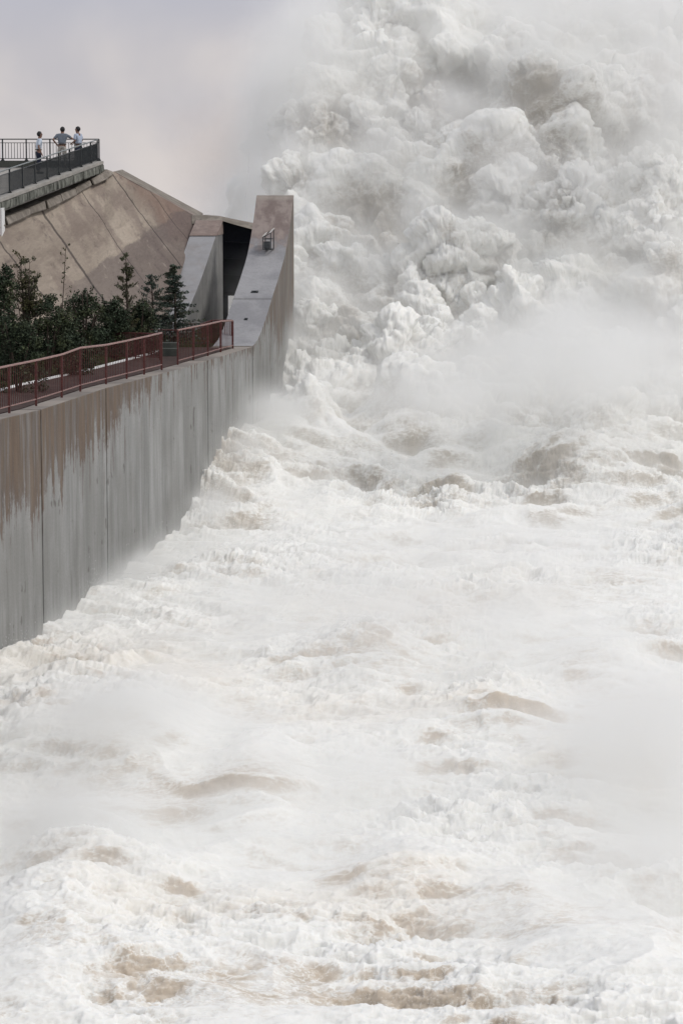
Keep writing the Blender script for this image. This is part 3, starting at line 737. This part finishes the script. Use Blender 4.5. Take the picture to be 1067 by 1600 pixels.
def person(label, loc, rz, shirt, trous, arms, lean=0.0, head_turn=0.0, sleeve=.55):
    root = empty('person', loc, label, 'person', 'people on the viewing platform', rz); root.scale = (1.14, 1.08, 1.05)
    bpy.context.view_layer.update()
    V = Vector; ln = lean
    pel = V((0, 0, .95)); wa = V((0, .02 + ln * .1, 1.08)); ch = V((0, .03 + ln * .25, 1.28)); nk = V((0, .02 + ln * .36, 1.455)); hd0 = V((0, .035 + ln * .42, 1.51))
    chains = [[(pel, (.15, .11)), (wa, (.135, .105)), (ch, (.165, .115)), (nk, .07), (hd0, .065), (hd0 + V((0, .01, .05)), (.082, .095)), (hd0 + V((0, .0, .13)), (.090, .105)), (hd0 + V((0, -.01, .19)), (.07, .085))]]
    sh = [[(pel + V((0, 0, .03)), (.168, .13)), (wa, (.155, .122)), (ch, (.182, .132)), (nk + V((0, 0, .005)), .082)]]
    tr_ = [[(pel + V((0, 0, .06)), (.160, .122)), (pel, (.165, .125))]]
    for sgn in (-1, 1):
        hip = V((sgn * .095, 0, .88)); kn = V((sgn * .11, .03, .48)); an = V((sgn * .12, -.02, .09)); toe = V((sgn * .14, .14, .04))
        chains.append([(pel, (.15, .11)), (hip, .085), (kn, .055), (an, .038), (toe, .035)])
        tr_.append([(pel, (.165, .125)), (hip, .105), (kn, .080), (an + V((0, 0, .03)), .065)])
        s_ = V((sgn * .19, ch.y + .0, 1.39 + 0)); el, wr = arms[0 if sgn < 0 else 1]; el, wr = V(el), V(wr)
        hand = (wr - el).normalized(); pal = wr + hand * .075
        side_ = hand.cross(V((0, 0, 1))); side_ = side_.normalized() if side_.length > .1 else V((0, 1, 0))
        curl = V((0, 0, -1)) if abs(hand.z) < .7 else V((-sgn * .8, .2, 0))
        chains.append([(ch, (.165, .115)), (s_, .06), (s_.lerp(el, .5), .048), (el, .040), (el.lerp(wr, .5), .036), (wr, .024), (pal, (.036, .022))])
        for k in range(4):
            off = side_ * ((k - 1.5) * .021); L1 = (.045, .052, .048, .038)[k]
            a = pal + hand * .03 + off; b_ = a + hand * L1 + curl * .008; c_ = b_ + hand * L1 * .6 + curl * .025
            chains.append([(pal, (.036, .022)), (a, .010), (b_, .009), (c_, .007)])
        th = wr + hand * .03 + side_ * (-.035 * sgn); chains.append([(wr, .024), (th, .012), (th + hand * .035 + side_ * (-.012 * sgn), .010), (th + hand * .06 + curl * .01, .008)])
        sh.append([(ch, (.182, .132)), (s_, .075), (s_.lerp(el, sleeve), .064), (s_.lerp(el, min(1, sleeve + .28)), .060)])
    body = skin('body', chains, M['skin'], root)
    skin('shirt', sh, shirt, root); skin('trousers', tr_, trous, root)
    bl = MB()
    n = 20
    ring = lambda z, ex: [(math.cos(6.2832 * i / n) * (.166 + ex), math.sin(6.2832 * i / n) * (.127 + ex) + .005, z) for i in range(n)]
    bl.v = ring(.985, 0) + ring(1.02, 0) + ring(.985, .012) + ring(1.02, .012)
    for i in range(n):
        j = (i + 1) % n
        bl.f += [(2 * n + i, 2 * n + j, 3 * n + j, 3 * n + i), (n + i, 3 * n + i, 3 * n + j, n + j), (i, j, 2 * n + j, 2 * n + i)]
    o = bl.build('belt', M['leather'], None); o.parent = root
    def local_ball(name, c, r, m_, cutz=None, rough=0):
        bm = bmesh.new(); bmesh.ops.create_icosphere(bm, subdivisions=3, radius=1)
        for v in bm.verts:
            p = v.co; v.co = Vector((c[0] + p.x * r[0], c[1] + p.y * r[1], c[2] + p.z * r[2] + rough * math.sin(p.x * 19) * math.sin(p.y * 17)))
        if cutz: bmesh.ops.delete(bm, geom=[v for v in bm.verts if cutz(v.co)], context='VERTS')
        me = bpy.data.meshes.new(name); bm.to_mesh(me); bm.free(); me.polygons.foreach_set('use_smooth', [True] * len(me.polygons)); me.materials.append(m_)
        o = bpy.data.objects.new(name, me); C.objects.link(o); return o
    hc = hd0 + V((0, 0, .11)); headroot = Matrix.Translation(hc) @ Matrix.Rotation(head_turn, 4, 'Z') @ Matrix.Translation(-hc)
    hair = local_ball('hair', hc + V((0, -.020, .025)), (.097, .110, .118), M['hair'], lambda q_: q_.y > hc.y + .055 and q_.z < hc.z + .06 or q_.z < hc.z - .05 and q_.y > hc.y - .03 or q_.z < hc.z - .09, .004)
    fy = hc.y + .094; parts = [hair]
    fm = MB(); fm.add([(0 - .013, fy, hc.z - .015), (.013, fy, hc.z - .015), (0, fy + .026, hc.z - .018), (0, fy - .002, hc.z + .035)], [(0, 1, 2), (1, 3, 2), (3, 0, 2), (0, 3, 1)])
    parts.append(fm.build('nose', M['skin'], None))
    fm = MB(); fm.box((0, fy - .008, hc.z - .045), (.042, .012, .006)); parts.append(fm.build('mouth', M['hair'], None))
    for sg in (-1, 1):
        fm = MB(); fm.box((sg * .09, hc.y - .005, hc.z), (.014, .032, .055)); parts.append(fm.build('ear', M['skin'], None, bevel=.004))
        fm = MB(); fm.box((sg * .03, fy - .008, hc.z + .022), (.024, .012, .008)); parts.append(fm.build('eye', M['hair'], None))
        fm = MB(); fm.box((sg * .031, fy - .006, hc.z + .042), (.034, .012, .006)); parts.append(fm.build('eyebrow', M['hair'], None))
    for q_ in parts: q_.data.transform(headroot); q_.parent = root
    for sg in (-1, 1):
        q_ = local_ball('shoe', (sg * .13, .06, .05), (.052, .145, .055), M['shoe'], lambda q2: q2.z < .0); q_.parent = root
    return root
fl = [o for o in bpy.data.objects if o.name.startswith('floor')][0]
bvh = BVHTree.FromPolygons([fl.matrix_world @ v.co for v in fl.data.vertices], [tuple(p.vertices) for p in fl.data.polygons])
def stand(px, py_head, Y, hgt):
    p = P(px, py_head, Y); hit = bvh.ray_cast(Vector((p.x, Y, 30)), Vector((0, 0, -1)))[0]
    z = hit.z if hit else p.z - hgt
    print('person floor', px, z, 'head implies', p.z - hgt)
    return Vector((p.x, Y, z))
arms1 = (((-.25, -.03, 1.12), (-.24, .06, .87)), ((.25, -.03, 1.12), (.24, .08, .88)))
person('man in white short sleeved shirt and dark trousers, standing sideways left of the others', stand(60, 211, 125.0, 1.72), R(-75), M['shirt_white'], M['navy'], arms1, .1, .1)
arms2 = (((-.36, .02, 1.20), (-.22, .16, .98)), ((.40, .16, 1.24), (.60, .30, 1.15)))
person('man in grey shirt and beige trousers leaning one arm on the far railing', stand(97, 200, 129.6, 1.72), R(-4), M['shirt_grey'], M['khaki'], arms2, .35, .2, .5)
arms3 = (((-.25, .05, 1.14), (-.12, .26, 1.06)), ((.25, .02, 1.14), (.14, .26, 1.05)))
person('man in a pale blue shirt and dark trousers facing left, rightmost of the three', stand(124, 200, 129.0, 1.72), R(62), M['shirt_blue'], M['navy'], arms3, .1, .15)
# ------------------------------------------------------------------ the foam
def build_foam():
    NC, NR = 950, 1500
    Yk = np.array([44, 95, 103, 108, 112, 118, 125, 135, 145, 152, 160, 170, 176])
    Zk = np.array([-.1, 0, .15, .5, 1.2, 2.5, 5.0, 10.5, 17, 21.2, 25, 28, 28.5])
    ys = np.linspace(44, 176, 6000); zs = np.interp(ys, Yk, Zk)
    k_ = np.ones(121) / 121; zs = np.convolve(np.pad(zs, 60, mode='edge'), k_, 'valid')
    # rows evenly spread between screen height and true length
    dv = zs - H; sy = -(ys * sT + dv * cT) / (ys * cT - dv * sT)
    arc = np.abs(np.diff(sy)) * 90 + np.hypot(np.diff(ys), np.diff(zs)) * .35 / 1.0 * (100 / ys[1:]) ** 1.0
    cum = np.concatenate([[0], np.cumsum(arc)]); rY = np.interp(np.linspace(0, cum[-1], NR), cum, ys)
    rZ = np.interp(rY, ys, zs)
    t = np.linspace(0, 1, NC); to = np.clip((t - .95) / .05, 0, 1); ti = np.minimum(t / .95, 1)
    xl = np.where(rY < 126, A1 + BW * rY - .9, -2.87 - (rY - 126) * .22)
    xl = np.maximum(xl, -.2 * rY)
    xr = .150 * rY
    X = xl[:, None] + (xr - xl)[:, None] * ti[None, :] + (to ** 1.5 * 9)[None, :]; Y = np.repeat(rY[:, None], NC, 1); Z = np.repeat(rZ[:, None], NC, 1)
    # ridge falls away to the left behind the pier
    xx = X / Y * 150
    cap = np.interp(xx, [-9, -6.2, -4.4, -3.4, -2.2, -.4, 2.2, 8, 16], [1, 3.0, 8.0, 13.5, 17.3, 20., 22.5, 26, 29])
    hi = sstep(Y, 120, 130)
    Zc = -np.log(np.exp(-(Z) * .8) + np.exp(-cap * .8)) / .8
    Z = Z * (1 - hi) + Zc * hi
    Pn = np.stack([X, Y, Z], -1).astype(np.float32)
    # named swells: pixel, height, half-widths (m)
    swells = [(215, 1130, .75, 1.6, 2.5), (60, 1120, .5, 1.4, 2), (400, 1210, .6, 1.3, 2.0), (330, 1530, .5, 1.6, 1.5), (640, 1345, .45, 1.3, 1.2), (100, 1390, .7, 1.3, 3),
              (820, 640, 2.0, 2.2, 3.0), (1040, 690, 1.8, 1.8, 2.2), (640, 720, 1.1, 1.6, 2.0), (500, 730, .9, 1.6, 2.0), (920, 770, .9, 2.5, 2.0), (380, 690, .9, 1.3, 2.2), (780, 1095, .35, 1.2, 1.2),
              (580, 1010, .5, 1.5, 2), (700, 780, .5, .8, 1.2), (840, 1400, .4, 1.3, 2), (940, 1020, .35, 1.6, 2), (1000, 1520, .5, 1.6, 2)]
    for px, py, a, wx, wy in swells:
        q = PZ(px, py, .4); g = np.exp(-((X - q.x) / wx) ** 2 - ((Y - q.y) / (wy * 2.0)) ** 2); Pn[:, :, 2] += a * 1.15 * g
    dw0 = np.clip(X - (A1 + BW * Y), 0, 99); Pn[:, :, 2] += 1.9 * np.exp(-(dw0 / 3.2) ** 2) * np.exp(-((Y - 109) / 5.5) ** 2)   # water piling up against the wall
    plume = sstep(Y, 104, 124) * 1.0
    bump_ = sstep(Y, 92, 108)
    def normals(A):
        du = np.gradient(A, axis=1); dv_ = np.gradient(A, axis=0); n = np.cross(du, dv_)
        n /= (np.linalg.norm(n, axis=2)[:, :, None] + 1e-9); return n
    def blur(A, k):
        for ax in (0, 1):
            c = np.cumsum(np.pad(A, [(k + 1, k) if i == ax else (0, 0) for i in range(3)], mode='edge'), axis=ax)
            n = A.shape[ax]; A = (np.take(c, range(2 * k + 1, 2 * k + 1 + n), ax) - np.take(c, range(0, n), ax)) / (2 * k + 1)
        return A
    hsum = np.zeros((NR, NC), np.float32)
    stages = [  # wavelength, amplitude plume, amplitude low water, stretch of the low water
        (6.5, 2.6, .30, 5), (3.0, 1.45, .56, 4), (1.5, .72, .33, 3), (.72, .31, .14, 2), (.36, .145, .062, 2), (.18, .066, .032, 0), (.09, .036, .018, 0)]
    for si, (wl, ap, al, bl) in enumerate(stages):
        n = normals(blur(Pn, bl * 2) if bl else Pn)
        if si >= 1:
            nb_ = normals(blur(Pn, (0, 16, 12, 9, 7, 5, 4)[si])); k_ = (1 - plume)[:, :, None] * .85
            n = n * (1 - k_) + nb_ * k_; n /= np.linalg.norm(n, axis=2)[:, :, None] + 1e-9
        flat = Pn.reshape(-1, 3) / wl + 31.7 * si
        if si < 6:
            wp = np.stack([pn(flat * .6 + 5.1), pn(flat * .6 + 19.2), pn(flat * .6 + 43.7)], -1); flat = flat + wp * .9
        lowf = flat * np.array([.46, .95, 1.0], np.float32)
        plm = plume.reshape(-1)
        v = pn(flat)
        bil = np.abs(v) * 2.6 - .45                 # rounded heads, sharp creases
        mixw = pn(flat * .37 + 3)                   # some areas ragged, some billowy
        v2 = pn(lowf + 7) * 1.4
        rid = .55 - np.abs(pn(lowf * 1.3 + 2)) * 2.6     # sharp crests on the water
        wr_ = (.45, .45, .5, .6, .8, .9, .9)[si]; low = (1 - wr_) * v2 + wr_ * rid * (1.15 if si > 3 else 1)
        dsp = (bil * .75 + v2 * .25) * ap * plm + low * al * (1 + .35 * bump_.reshape(-1)) * (1 - plm * .8)
        # local energy: calm sheets and broken patches
        if si >= 2:
            en = pn(Pn.reshape(-1, 3) * np.array([.20, .17, .22], np.float32) + 50); dsp = dsp * np.clip(1 + (1.0 + 1.1 * (1 - plm)) * en * 1.5, .42, 2.1)
            if si >= 3: dsp = dsp * (1 - .45 * sstep(Z.reshape(-1), 14, 20))
        dsp = dsp.reshape(NR, NC)
        edge = sstep(X - xl[:, None], 0, 1.2)
        Pn = Pn + n * (dsp * (.4 + .6 * edge))[:, :, None]
        hsum += dsp / (1 + 0) * (1.0 if si > 0 else .3)
        if si == 3: wave_n = normals(blur(Pn, 3))
    # slaps against the wall
    dxw = X - (A1 + BW * Y); near = np.exp(-np.clip(dxw, 0, 9) / .45) * (Y < 124)
    q_ = np.stack([Y * .55, Y * 0 + 3, Y * 0], -1).reshape(-1, 3).astype(np.float32)
    sp = np.clip(fbm(q_, 6, .7).reshape(NR, NC) * .9 + .30, 0, 1.2); near = near * (1 + .3 * fbm(np.stack([X, Y, Z], -1).reshape(-1, 3).astype(np.float32) * 2.5, 3, .6).reshape(NR, NC)); Pn[:, :, 2] += near * sp * .24
    v = Pn.reshape(-1, 3)
    me = bpy.data.meshes.new('foam')
    i = np.arange(NR * NC).reshape(NR, NC)
    q = np.stack([i[:-1, :-1], i[:-1, 1:], i[1:, 1:], i[1:, :-1]], -1).reshape(-1, 4)
    me.vertices.add(len(v)); me.vertices.foreach_set('co', v.astype(np.float32).ravel())
    me.loops.add(q.size); me.loops.foreach_set('vertex_index', q.ravel().astype(np.int32))
    me.polygons.add(len(q)); me.polygons.foreach_set('loop_start', np.arange(0, q.size, 4, dtype=np.int32)); me.polygons.foreach_set('loop_total', np.full(len(q), 4, np.int32))
    me.update(calc_edges=True)
    me.polygons.foreach_set('use_smooth', np.ones(len(q), bool))
    mud_shade = np.zeros((NR, NC), np.float32); bx_, by_ = X, Y
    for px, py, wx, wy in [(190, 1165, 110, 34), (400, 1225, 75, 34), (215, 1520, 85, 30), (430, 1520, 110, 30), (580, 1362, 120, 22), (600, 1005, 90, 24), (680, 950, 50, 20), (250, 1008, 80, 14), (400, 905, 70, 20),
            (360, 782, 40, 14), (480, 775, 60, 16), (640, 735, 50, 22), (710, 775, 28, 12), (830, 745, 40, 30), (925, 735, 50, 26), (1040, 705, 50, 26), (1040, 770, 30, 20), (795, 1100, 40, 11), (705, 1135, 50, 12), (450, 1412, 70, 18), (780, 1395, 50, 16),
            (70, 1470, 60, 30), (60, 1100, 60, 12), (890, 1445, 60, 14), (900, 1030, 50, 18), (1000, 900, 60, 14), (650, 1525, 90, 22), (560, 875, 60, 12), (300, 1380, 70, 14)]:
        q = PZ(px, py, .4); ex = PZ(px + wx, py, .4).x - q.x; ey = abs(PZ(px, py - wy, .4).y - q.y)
        mud_shade += np.exp(-((X - q.x) / ex) ** 2 - ((Y - q.y) / ey) ** 2)
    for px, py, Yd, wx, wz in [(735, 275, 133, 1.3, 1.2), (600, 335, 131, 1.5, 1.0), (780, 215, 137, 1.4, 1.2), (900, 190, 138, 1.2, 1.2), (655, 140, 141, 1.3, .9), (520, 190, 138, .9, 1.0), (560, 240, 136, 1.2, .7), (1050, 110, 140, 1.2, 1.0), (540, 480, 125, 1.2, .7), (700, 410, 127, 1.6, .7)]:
        q = P(px, py, Yd); mud_shade += 1.5 * np.exp(-((X - q.x) / wx / 1.25) ** 2 - ((Z - q.z) / wz) ** 2) * (Y > 118)  # plume hollows: shadow tan painted into the silt colour
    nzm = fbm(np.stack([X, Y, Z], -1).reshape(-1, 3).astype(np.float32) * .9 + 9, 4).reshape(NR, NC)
    # tan on the steep wave faces turned to the camera, in broad patches
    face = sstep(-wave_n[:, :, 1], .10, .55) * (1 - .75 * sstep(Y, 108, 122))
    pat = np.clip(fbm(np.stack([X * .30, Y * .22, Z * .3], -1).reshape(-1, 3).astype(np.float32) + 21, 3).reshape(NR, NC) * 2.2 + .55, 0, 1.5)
    mud_shade = mud_shade * (1 + 1.2 * nzm) * (.6 + .8 * face) + face * pat * 1.1 + .16 * pat * (Y < 112); print('face', face[:900].mean(), 'mud_shade', mud_shade.mean())
    am = me.attributes.new('mud_shade', 'FLOAT', 'POINT'); am.data.foreach_set('value', mud_shade.ravel().astype(np.float32))
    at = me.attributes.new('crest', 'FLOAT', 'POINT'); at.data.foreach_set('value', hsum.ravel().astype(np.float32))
    o = bpy.data.objects.new('white_water', me); C.objects.link(o); tag(o, kind='structure')
    return o, Pn, hsum, plume, n
def foam_material():
    m, N, b, tc = mat('foam', .9, .15)
    o = tc.outputs['Object']
    at = m.node_tree.nodes.new('ShaderNodeAttribute'); at.attribute_name = 'crest'
    wv = N.v('ADD', o, N.scale(N.comb(N.noise(o, .5, 3), N.noise(N.v('ADD', o, (7, 3, 9)), .5, 3), 0), 1.6, 1.6, 0))
    n1 = N.noise(N.scale(wv, .55, .40, .6), .55, 5, .6); n2 = N.noise(o, 3.5, 6, .7); n3 = N.noise(o, .09, 2, .5)
    mud_shade = N.m('ADD', N.m('ADD', N.m('MULTIPLY', N.m('SUBTRACT', n1, .5), 2.0), N.m('MULTIPLY', N.m('SUBTRACT', n2, .5), .9)), N.m('MULTIPLY', at.outputs['Fac'], -.72))  # creases below the crests go tan: their shade painted in with the silt
    am = m.node_tree.nodes.new('ShaderNodeAttribute'); am.attribute_name = 'mud_shade'
    mud_shade = N.m('ADD', mud_shade, N.m('MULTIPLY', am.outputs['Fac'], .70))
    th = N.noise(N.scale(wv, .7, 1.3, 1.2), 3.2, 6, .62); th = N.m('ABSOLUTE', N.m('SUBTRACT', th, .5))
    mud_shade = N.m('SUBTRACT', mud_shade, N.m('MULTIPLY', N.ss(th, .05, .0), .45))      # white foam threads
    mask = N.ss(N.m('ADD', mud_shade, N.m('MULTIPLY', N.m('SUBTRACT', N.noise(N.scale(o, .6, 1, 1), 2.6, 8, .8), .5), 1.9)), -.06, 1.0)
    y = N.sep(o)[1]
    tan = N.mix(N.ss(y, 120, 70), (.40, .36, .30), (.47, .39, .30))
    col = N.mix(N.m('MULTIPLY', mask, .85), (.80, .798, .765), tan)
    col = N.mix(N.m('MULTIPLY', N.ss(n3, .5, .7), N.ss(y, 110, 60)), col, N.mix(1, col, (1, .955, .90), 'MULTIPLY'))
    N.L.new(col, b.inputs['Base Color'])
    b.inputs['Subsurface Weight'].default_value = .75
    b.inputs['Subsurface Radius'].default_value = (1, .95, .9); b.inputs['Subsurface Scale'].default_value = .13
    bump(N, b, N.noise(N.scale(wv, .7, 1, 1), 7, 8, .72), .55, .06)
    return m
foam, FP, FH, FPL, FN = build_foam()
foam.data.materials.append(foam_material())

# fine drops thrown off the crests
def spray():
    rng = np.random.RandomState(5)
    n = FH.size; h = FH.ravel(); Yv = FP[:, :, 1].ravel(); Xv = FP[:, :, 0].ravel()
    ok = np.abs(Xv / Yv) < .135
    patch = pn(FP.reshape(-1, 3).astype(np.float32) * .45 + 77)
    wgt = np.clip(h - .10, 0, 1) ** 1.0 * ok * np.clip(patch * 2 + .15, 0, 1) * (Yv / 100) ** 1.0 ; wgt = wgt / wgt.sum()
    K = 80000
    idx = rng.choice(n, K, p=wgt.astype(np.float64) / wgt.astype(np.float64).sum())
    p = FP.reshape(-1, 3)[idx]; nn = FN.reshape(-1, 3)[idx]
    nn = np.where(nn[:, 2:3] < 0, -nn, nn)
    d_ = rng.exponential(.16, (K, 1)); p = p + nn * (d_ + .01) + rng.normal(0, .07, (K, 3))
    r = (rng.uniform(.005, .013, (K, 1)) * (p[:, 1:2] / 100) ** .8).astype(np.float32)
    oct_ = np.array([(1, 0, 0), (-1, 0, 0), (0, 1, 0), (0, -1, 0), (0, 0, 1), (0, 0, -1)], np.float32)
    v = (p[:, None, :] + oct_[None] * r[:, None, :]).reshape(-1, 3)
    f = np.array([(0, 2, 4), (2, 1, 4), (1, 3, 4), (3, 0, 4), (2, 0, 5), (1, 2, 5), (3, 1, 5), (0, 3, 5)], np.int32)
    f = (f[None] + np.arange(K, dtype=np.int32)[:, None, None] * 6).reshape(-1, 3)
    me = bpy.data.meshes.new('spray'); me.vertices.add(len(v)); me.vertices.foreach_set('co', v.astype(np.float32).ravel())
    me.loops.add(f.size); me.loops.foreach_set('vertex_index', f.ravel()); me.polygons.add(len(f))
    me.polygons.foreach_set('loop_start', np.arange(0, f.size, 3, dtype=np.int32)); me.polygons.foreach_set('loop_total', np.full(len(f), 3, np.int32)); me.update(calc_edges=True)
    m_, N_, b_, _ = mat('water_drops', .4, .3); b_.inputs['Base Color'].default_value = (.85, .86, .86, 1); me.materials.append(m_)
    o = bpy.data.objects.new('spray', me); C.objects.link(o)
    tag(o, 'fine white water drops thrown up over the foam crests', 'spray', kind='stuff')
spray()
# ------------------------------------------------------------------ mist: baked density grids that hang over the foam
def vol_mat(name, col, aniso=.2):
    m_ = bpy.data.materials.new(name); m_.use_nodes = True; nt = m_.node_tree; nt.nodes.clear()
    out = nt.nodes.new('ShaderNodeOutputMaterial'); pv = nt.nodes.new('ShaderNodeVolumePrincipled')
    pv.inputs['Color'].default_value = (*col, 1); pv.inputs['Density'].default_value = 1.0; pv.inputs['Anisotropy'].default_value = aniso
    nt.links.new(pv.outputs[0], out.inputs['Volume']); return m_
def mist(label, lo, hi, vox, shell, blobs, m_, nscale=.4, thin=(.38, .62)):
    """shell = (density, reach in metres) of the fog that clings to the foam; blobs = (centre, radii, density)"""
    st = 7
    A = FP[::st, ::st]; nr, nc = A.shape[:2]
    keep = A.reshape(-1, 3)
    i = np.arange(nr * nc).reshape(nr, nc)
    q = np.stack([i[:-1, :-1], i[:-1, 1:], i[1:, 1:], i[1:, :-1]], -1).reshape(-1, 4)
    cy = keep[q[:, 0], 1]; q = q[(cy > lo[1] - 3) & (cy < hi[1] + 3)]
    used = np.unique(q); mp = -np.ones(len(keep), int); mp[used] = np.arange(len(used))
    me = bpy.data.meshes.new('mist'); me.from_pydata(keep[used].tolist(), [], mp[q].tolist()); me.update()
    o = bpy.data.objects.new('mist', me); C.objects.link(o); me.materials.append(m_)
    ng = bpy.data.node_groups.new('mist_density', 'GeometryNodeTree')
    ng.interface.new_socket('Geometry', in_out='INPUT', socket_type='NodeSocketGeometry')
    ng.interface.new_socket('Geometry', in_out='OUTPUT', socket_type='NodeSocketGeometry')
    N_ = NT(ng); gi = ng.nodes.new('NodeGroupInput'); go = ng.nodes.new('NodeGroupOutput')
    pos = ng.nodes.new('GeometryNodeInputPosition').outputs[0]
    n1 = N_.noise(pos, nscale, 5, .55, .6); n2 = N_.noise(N_.v('ADD', pos, (31, 7, 3)), nscale * 3.2, 4, .6, .4)
    nn_ = N_.m('ADD', N_.m('MULTIPLY', n1, .68), N_.m('MULTIPLY', n2, .32))
    wis = N_.m('MULTIPLY', N_.ss(nn_, *thin), 1.0)
    dens = None
    for c, r, d_ in blobs:
        k = N_.v('DIVIDE', N_.v('SUBTRACT', pos, tuple(c)), tuple(r)); l = N_.v('LENGTH', k)
        g = N_.m('MULTIPLY', N_.m('EXPONENT', N_.m('MULTIPLY', N_.m('MULTIPLY', l, l), -1.6)), d_)
        dens = g if dens is None else N_.m('ADD', dens, g)
    dens = N_.m('MULTIPLY', dens, N_.m('ADD', N_.m('MULTIPLY', wis, .88), .12))
    if shell:
        pr = ng.nodes.new('GeometryNodeProximity'); pr.target_element = 'FACES'; ng.links.new(gi.outputs[0], pr.inputs[0])
        dist = pr.outputs['Distance']
        big = N_.ss(N_.noise(N_.v('ADD', pos, (3, 90, 3)), .16, 2, .5), .36, .62)
        g = N_.m('MULTIPLY', N_.m('EXPONENT', N_.m('MULTIPLY', dist, -1 / shell[1])), shell[0])
        g = N_.m('MULTIPLY', g, N_.m('MULTIPLY', N_.m('ADD', N_.m('MULTIPLY', big, .85), .15), N_.m('ADD', N_.m('MULTIPLY', wis, .7), .3)))
        dens = N_.m('ADD', dens, g)
    # fade to nothing at the grid's faces
    sx, sy_, sz_ = N_.sep(pos)
    for s_, a, b_ in ((sx, lo[0], hi[0]), (sy_, lo[1], hi[1]), (sz_, lo[2], hi[2])):
        f_ = (b_ - a) * .07
        dens = N_.m('MULTIPLY', dens, N_.m('MULTIPLY', N_.ss(s_, a, a + f_), N_.ss(s_, b_, b_ - f_)))
    dens = N_.m('SUBTRACT', dens, .004)
    dens = N_.m('MAXIMUM', dens, 0.0)
    vc = ng.nodes.new('GeometryNodeVolumeCube'); ng.links.new(dens, vc.inputs['Density'])
    vc.inputs['Min'].default_value = lo; vc.inputs['Max'].default_value = hi
    for a, nm in enumerate(('Resolution X', 'Resolution Y', 'Resolution Z')): vc.inputs[nm].default_value = max(8, int((hi[a] - lo[a]) / vox))
    sm = ng.nodes.new('GeometryNodeSetMaterial'); sm.inputs['Material'].default_value = m_
    ng.links.new(vc.outputs[0], sm.inputs[0]); ng.links.new(sm.outputs[0], go.inputs[0])
    md = o.modifiers.new('mist', 'NODES'); md.node_group = ng
    tag(o, label, 'mist', kind='stuff'); return o
vm = vol_mat('mist_volume', (.996, .998, .988))
B = lambda px, py, Y, rx, ry, rz, d_: (P(px, py, Y), (rx, ry, rz), d_)
mist('dense white mist rising over and around the towering plume', (-13, 116, 1), (30, 164, 30), .22, (1.3, .62), [
    B(960, 0, 138, 8, 8, 2.6, .30), B(1060, 110, 134, 3.0, 5, 3, .25), B(1040, 160, 134, 3.5, 5, 3, .25),
    B(470, 110, 143, 2.6, 5, 3.6, .34), B(425, 230, 146, 1.8, 4, 4.0, .40), B(500, 50, 146, 3.0, 5, 2.6, .32),
    B(800, 260, 129, 2.2, 3, 1.8, .45), B(700, 170, 133, 2.0, 3, 1.6, .45), B(950, 280, 130, 2.5, 3, 1.8, .3), B(600, 200, 134, 2, 3, 1.6, .25),
    B(960, 540, 117, 5.5, 4, 2.4, .9), B(330, 200, 155, 4.5, 4, 5, .05)], vm)
mist('drifting white spray mist low over the churning water', (-9.5, 47, -1), (24, 120, 9), .20, (.75, .30), [
    B(930, 570, 112, 6, 6, 2.2, .6), B(680, 620, 110, 4, 4, 1.3, .6), B(430, 640, 113, 2.2, 4, 1.0, .7), B(375, 690, 110, .9, 5, .6, .8),
    B(340, 775, 102, .9, 6, .45, .7), B(210, 895, 91, .9, 7, .55, 1.1), B(40, 1015, 80, 1.1, 6, .75, 1.2),
    B(180, 1110, 64, 2.4, 3, .7, 1.2), B(110, 1310, 57, 1.7, 3, 1.1, 2.2), B(520, 1220, 62, 2.0, 3, .8, 1.0), B(700, 960, 76, 3, 4, .6, .7), B(330, 1300, 58, 1.0, 2, .6, .4),
    B(1010, 1180, 62, 2.2, 5, 1.6, 1.3), B(990, 1400, 54, 1.9, 4, 1.3, 1.3), B(780, 860, 88, 4, 6, .8, .3), B(540, 900, 84, 3, 6, .7, .2)], vm, .55)

mist('faint brown tinted spray cloud hanging in the sky behind the dam', (-16, 166, 2), (2, 182, 26), .4, None, [
    B(345, 235, 174, 3.2, 5, 3.2, .34), B(200, 330, 174, 6, 5, 1.5, .03)], vol_mat('brown_mist_volume', (.93, .86, .80)))
